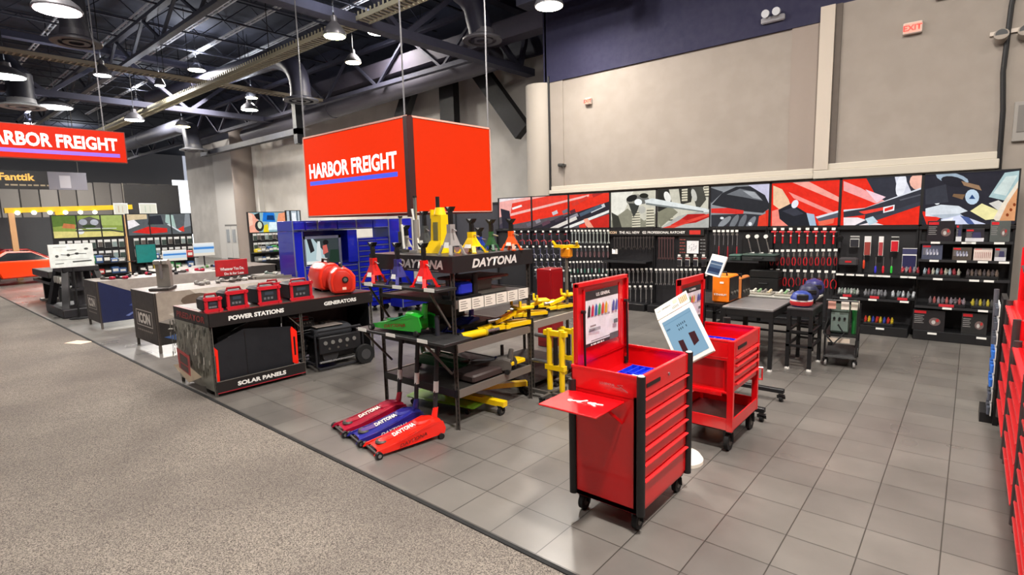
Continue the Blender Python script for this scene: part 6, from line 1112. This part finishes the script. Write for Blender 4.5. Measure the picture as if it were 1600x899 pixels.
hang_sign('hanging_sign', 'red boxed hanging sign reading HARBOR FREIGHT over the jack display', -7.35, 6.02, 2.30, 3.95, 3.4, 2.05, (-3.22, -.32, .94, .30), ((-3.35, .02), (-.08, .02), (-.02, 2.03)))
p, q = aty(198, 210, 3.0), aty(200, 257, 3.0)
lt = thing('hanging_sign', 'long red hanging banner reading HARBOR FREIGHT, cut off by the photo edge', 'sign', (-16, -.6, 3.76)); h_ = .75; w_ = 4.88
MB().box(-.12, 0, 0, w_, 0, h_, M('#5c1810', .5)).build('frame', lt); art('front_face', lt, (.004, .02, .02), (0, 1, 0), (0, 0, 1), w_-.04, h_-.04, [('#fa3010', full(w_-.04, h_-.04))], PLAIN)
text_obj('HARBOR FREIGHT', lt, (.008, w_-1.40, .43), (0, 1, 0), (0, 0, 1), wd=2.45, h=.30, mt=M('#ffe4e0', .4, 0, 0, .95), bold=.03); MB().box(.006, .010, w_-2.65, w_-.15, .13, .215, M('#6a4ab0', .4, 0, 0, .8)).build('underline', lt)
for y in (.4, w_-.4): MB().cyl((-.06, y, h_), (-.06, y, 10.2-3.76), .014, M('#77767a', .4, .5), n=6).build('hanging_cable', lt)
fb = thing('hanging_banner', 'black and gold hanging banner reading Fanttik far behind the red one', 'banner', (-30, 6.0, 3.9))
a, b = atx(0, 300, -34), atx(135, 272, -34); fb.location = (-34, 1.9, 4.1); w_, h_ = 5.35, .85
MB().box(-.1, 0, 0, w_, 0, h_, M('#17161a', .5)).build('panel', fb); text_obj('Fanttik', fb, (.003, 2.75, h_*.66), (0, 1, 0), (0, 0, 1), h=.34, wd=1.25, mt=M('#e0aa48', .4, 0, 0, .8), bold=.03); dashes(fb, (.001, 3.1, h_*.22), (0, 1, 0), (0, 0, 1), 1.6, .07, M('#b8a888', .4))
MB().box(0, .01, w_*.72, w_, 0, h_, M('#8a8a98', .5)).box(.01, .012, w_*.8, w_*.88, h_*.1, h_*.8, M('#c8c8d4', .5)).build('picture_end', fb)
for y in (.3, w_-.3): MB().cyl((-.05, y, h_), (-.05, y, 10.2-fb.location.z), .02, DST, n=5).build('hanging_cable', fb)
# ================================================================ FAR LEFT: press base, lift, cars
kb = thing('press_stand', 'heavy black A-frame machine stand with a square base beside the ICON tables', 'machine', (-17.9, 3.35, 0))
BK = M('#1e1c20', .5); MB().box(-1.0, 1.0, -.55, .55, 0, .22, BK, .02).build('base_plate', kb)
for x in (-1, 1):
    for y in (-1, 1): MB().bar((x*.85, y*.45, .2), (x*.45, y*.3, 1.15), .14, .12, BK).build('leg', kb)
MB().box(-.55, .55, -.38, .38, 1.1, 1.25, BK, .02).build('top_plate', kb); MB().cyl((0, 0, .2), (0, 0, 1.15), .13, M('#4a484c', .4, .3), n=16).build('column', kb); MB().box(-.5, .5, -.3, .3, .62, .68, BK).build('shelf', kb)
for i, x in enumerate((-.3, 0, .3)): MB().cyl((x, -.3, .9), (x, -.42, .9), .09, M('#d8d4cc', .4), n=16).build('gauge', kb)
tf = thing('work_bench', 'low dark bench frame with a white foot beside the orange car', 'bench', (-21.2, 3.6, 0)); MB().box(-1.2, 1.2, -.5, .5, .8, 1.0, M('#2a2624', .5), .02).build('bench_top', tf); MB().box(-1.2, 1.2, -.5, .5, .62, .7, BLK).build('rail', tf)
for x in (-1.05, 1.05): MB().box(x-.06, x+.06, -.3, .3, .03, .8, BLK).build('leg', tf); MB().box(x-.2, x+.2, -.4, .4, 0, .04, WHT).build('foot', tf)
# yellow two-post lift and its beam
lf = thing('vehicle_lift', 'yellow gantry frame with a long beam over the cars', 'lift', (-32, 3.6, 0)); YL = M('#d9b414', .4)
MB().box(-.12, .12, .3, .5, 0, 3.1, M('#c9a070', .5)).box(-.12, .12, 4.5, 4.7, 0, 3.1, M('#c9a070', .5)).build('post', lf); MB().bar((0, .2, 3.05), (0, 4.9, 3.2), .25, .22, YL).build('cross_beam', lf)
MB().box(-.1, .1, 1.9, 2.2, 2.4, 3.0, YL).build('trolley', lf)
for i in range(6): MB().cyl((.15, .6+i*.55, 2.95), (.2, .6+i*.55, 2.95), .09, M('#fff8e0', .4, 0, 0, 5), n=12).build('spot_lamp', lf)
def car(label, x, y, rz, c, L_=4.6, s=1.):
    t = thing('car', label, 'car', (x, y, 0), rz); mt = M(c, .25, 0, .8); half = .92
    low = [(-2.3, .35), (-2.25, .72), (-1.6, .86), (-.7, .93), (1.2, .98), (2.1, .95), (2.28, .75), (2.25, .38), (1.85, .32), (1.75, .55), (1.45, .68), (1.15, .55), (1.05, .28), (-1.05, .28), (-1.15, .55), (-1.45, .68), (-1.75, .55), (-1.85, .32)]
    MB().prism(low, 'y', -half, half, mt).build('body', t, False).modifiers.new('b', 'BEVEL').width = .05
    rf = [(-.75, .92), (-.1, 1.34), (.75, 1.38), (1.5, .97)]
    MB().loft([[(px_, s_*.84, z_) for px_, z_ in rf[:1]]*1 + [(-.05, s_*.68, 1.33), (.75, s_*.68, 1.36), (1.5, s_*.84, .97)] for s_ in (-1, 1)], mt).build('roof', t, False)
    for s_ in (-1, 1): MB().add([(-.6, s_*.835, .96), (-.08, s_*.715, 1.28), (.7, s_*.715, 1.31), (1.25, s_*.835, .99)], [(0, 1, 2, 3)], M('#14181c', .1)).build('side_window', t)
    MB().add([(-.77, -.74, .96), (-.77, .74, .96), (-.09, .62, 1.335), (-.09, -.62, 1.335)], [(0, 1, 2, 3)], M('#1a2026', .1)).build('windshield', t)
    for x_ in (-1.45, 1.45):
        for y_ in (-.86, .86): MB().cyl((x_, y_-.1, .33), (x_, y_+.1, .33), .33, RUB, n=24).cyl((x_, y_-.11, .33), (x_, y_+.11, .33), .2, M('#a8a8ac', .3, .8), n=16).build('wheel', t)
    MB().box(-2.33, -2.2, -.75, .75, .45, .62, BLK).build('grille', t)
    for y_ in (-.62, .62): MB().cyl((-2.34, y_, .6), (-2.2, y_, .6), .1, M('#e8e8e4', .2), n=14).build('headlight', t)
    return t
car('bright orange car parked beyond the low dark bench', -30.2, 3.9, -math.pi/2+.25, '#f03a08'); car('dark red car parked behind the orange one', -34.2, 4.4, -math.pi/2+.2, '#a8101c'); car('red car with a white roof sign at the photo edge under the lift', -38.5, 4.0, -math.pi/2, '#c81e18')
t = thing('booth_graphic', 'grey booth wall with a small orange light pattern behind the cars', 'booth wall', (-40.5, 4.2, 0)); MB().box(-.1, 0, 0, 5.2, 0, 2.9, M('#45484c', .6)).build('wall_panel', t); MB().box(0, .02, 3.6, 4.6, .8, 2.2, M('#c8906a', .4, 0, 0, .4)).build('lit_graphic', t)
obj('floor_paper', MB().box(-.22, .22, -.12, .12, 0, .004, M('#f0cdb4', .7)).mesh('floor_paper'), None, (-13.1, 2.35, .005), .4, label='small pale paper scrap lying on the carpet', cat='paper')
# ================================================================ RED CHESTS ALONG THE RIGHT
def red_chest(label, y0, y1, x, z1, nd, lid=False):
    t = thing('tool_chest', label, 'tool chest', (x, y0, 0)); w_ = y1-y0
    MB().box(.02, .62, .004, w_-.004, .14, z1, RED, .006).build('carcass', t)
    for i in range(nd):
        a = .16+(z1-.2)*i/nd; b = .16+(z1-.2)*(i+1)/nd; dd = MB().box(0, .02, .03, w_-.03, a+.004, b-.006, RED, .003).build('drawer', t); MB().prism([(.0, b-.01), (-.03, b-.01), (-.034, b-.02), (-.01, b-.035), (0, b-.05)], 'y', .03, w_-.03, M('#e8383c', .25, .2)).build('pull_rail', dd, False)
    for y in (.03, w_-.03): MB().cyl((.0, y, .15), (.0, y, z1), .028, M('#3a2c2c', .5), n=12).build('corner_bumper', t)
    for y in (.1, w_-.1):
        for xx in (.1, .52): MB().cyl((xx-.02, y, .07), (xx+.02, y, .07), .07, RUB, n=16).build('caster', t)
    if lid:
        l = MB().box(.05, .62, w_-.03, w_, z1, z1+.5, RED, .03).build('open_lid', t); MB().box(.1, .56, w_-.035, w_-.03, z1+.06, z1+.44, M('#d01018', .4)).build('lid_lining', l)
        MB().bar((.2, w_*.3, z1-.02), (.25, w_-.04, z1+.35), .02, .03, M('#ff5a5a', .3)).build('lid_stay', t)
    return t
red_chest('tall red tool chest at the photo edge, nearest to the camera', 3.1, 4.45, .34, 1.05, 8); red_chest('red tool chest in the middle of the edge row', 4.5, 5.65, .33, 1.15, 7); red_chest('red tool chest with a raised lid at the far end of the edge row', 5.7, 6.9, .32, 1.30, 6, True)
def strut(pts, label): pass
pr = thing('peg_display', 'narrow black peg display hung with small blue packets beyond the red chests', 'display', (.26, 7.05, 0)); MB().box(.02, .06, 0, .5, .0, 1.28, BLK).build('panel', pr); MB().box(-.08, .1, .05, .45, .0, .1, BLK).build('base', pr); MB().cyl((0, .5, .3), (-.02, .5, 1.32), .022, M('#6a6a72', .4, .4), n=10).build('post', pr)
for j in range(8):
    for i in range(3): obj('peg_packet', m_packet(.1, .12, M('#2c6cc8' if 2 < j < 6 else '#4a4f5a', .4), M('#d8e0ea', .5)) if i == 0 and j in (0, 3) else (obj.last if 0 else m_packet(.1, .12, M('#2c6cc8' if 2 < j < 6 else '#4a4f5a', .4), M('#d8e0ea', .5))), None, (.26, 7.12+.14*i, 1.22-.145*j), -math.pi/2, label=f'{ORD[i]} packet in the {ORD[j]} row down of the narrow peg display', cat='packet', group='packets on the narrow peg display')
a = aty(1582, 372, 6.6); ds = thing('product_display', 'black and red product board with a silver arm above the red chest lid', 'display', (.33, 6.5, 1.305)); MB().box(.1, .42, .0, .03, .35, .78, M('#3a3c44', .5)).build('board', ds); MB().box(.08, .14, -.03, 0, .4, .72, RED, .01).build('red_tool', ds); MB().cyl((.04, 0, .36), (.16, -.05, .0), .02, STEEL).cyl((.26, .02, 0), (.26, .02, .36), .02, BLK).build('arm', ds)
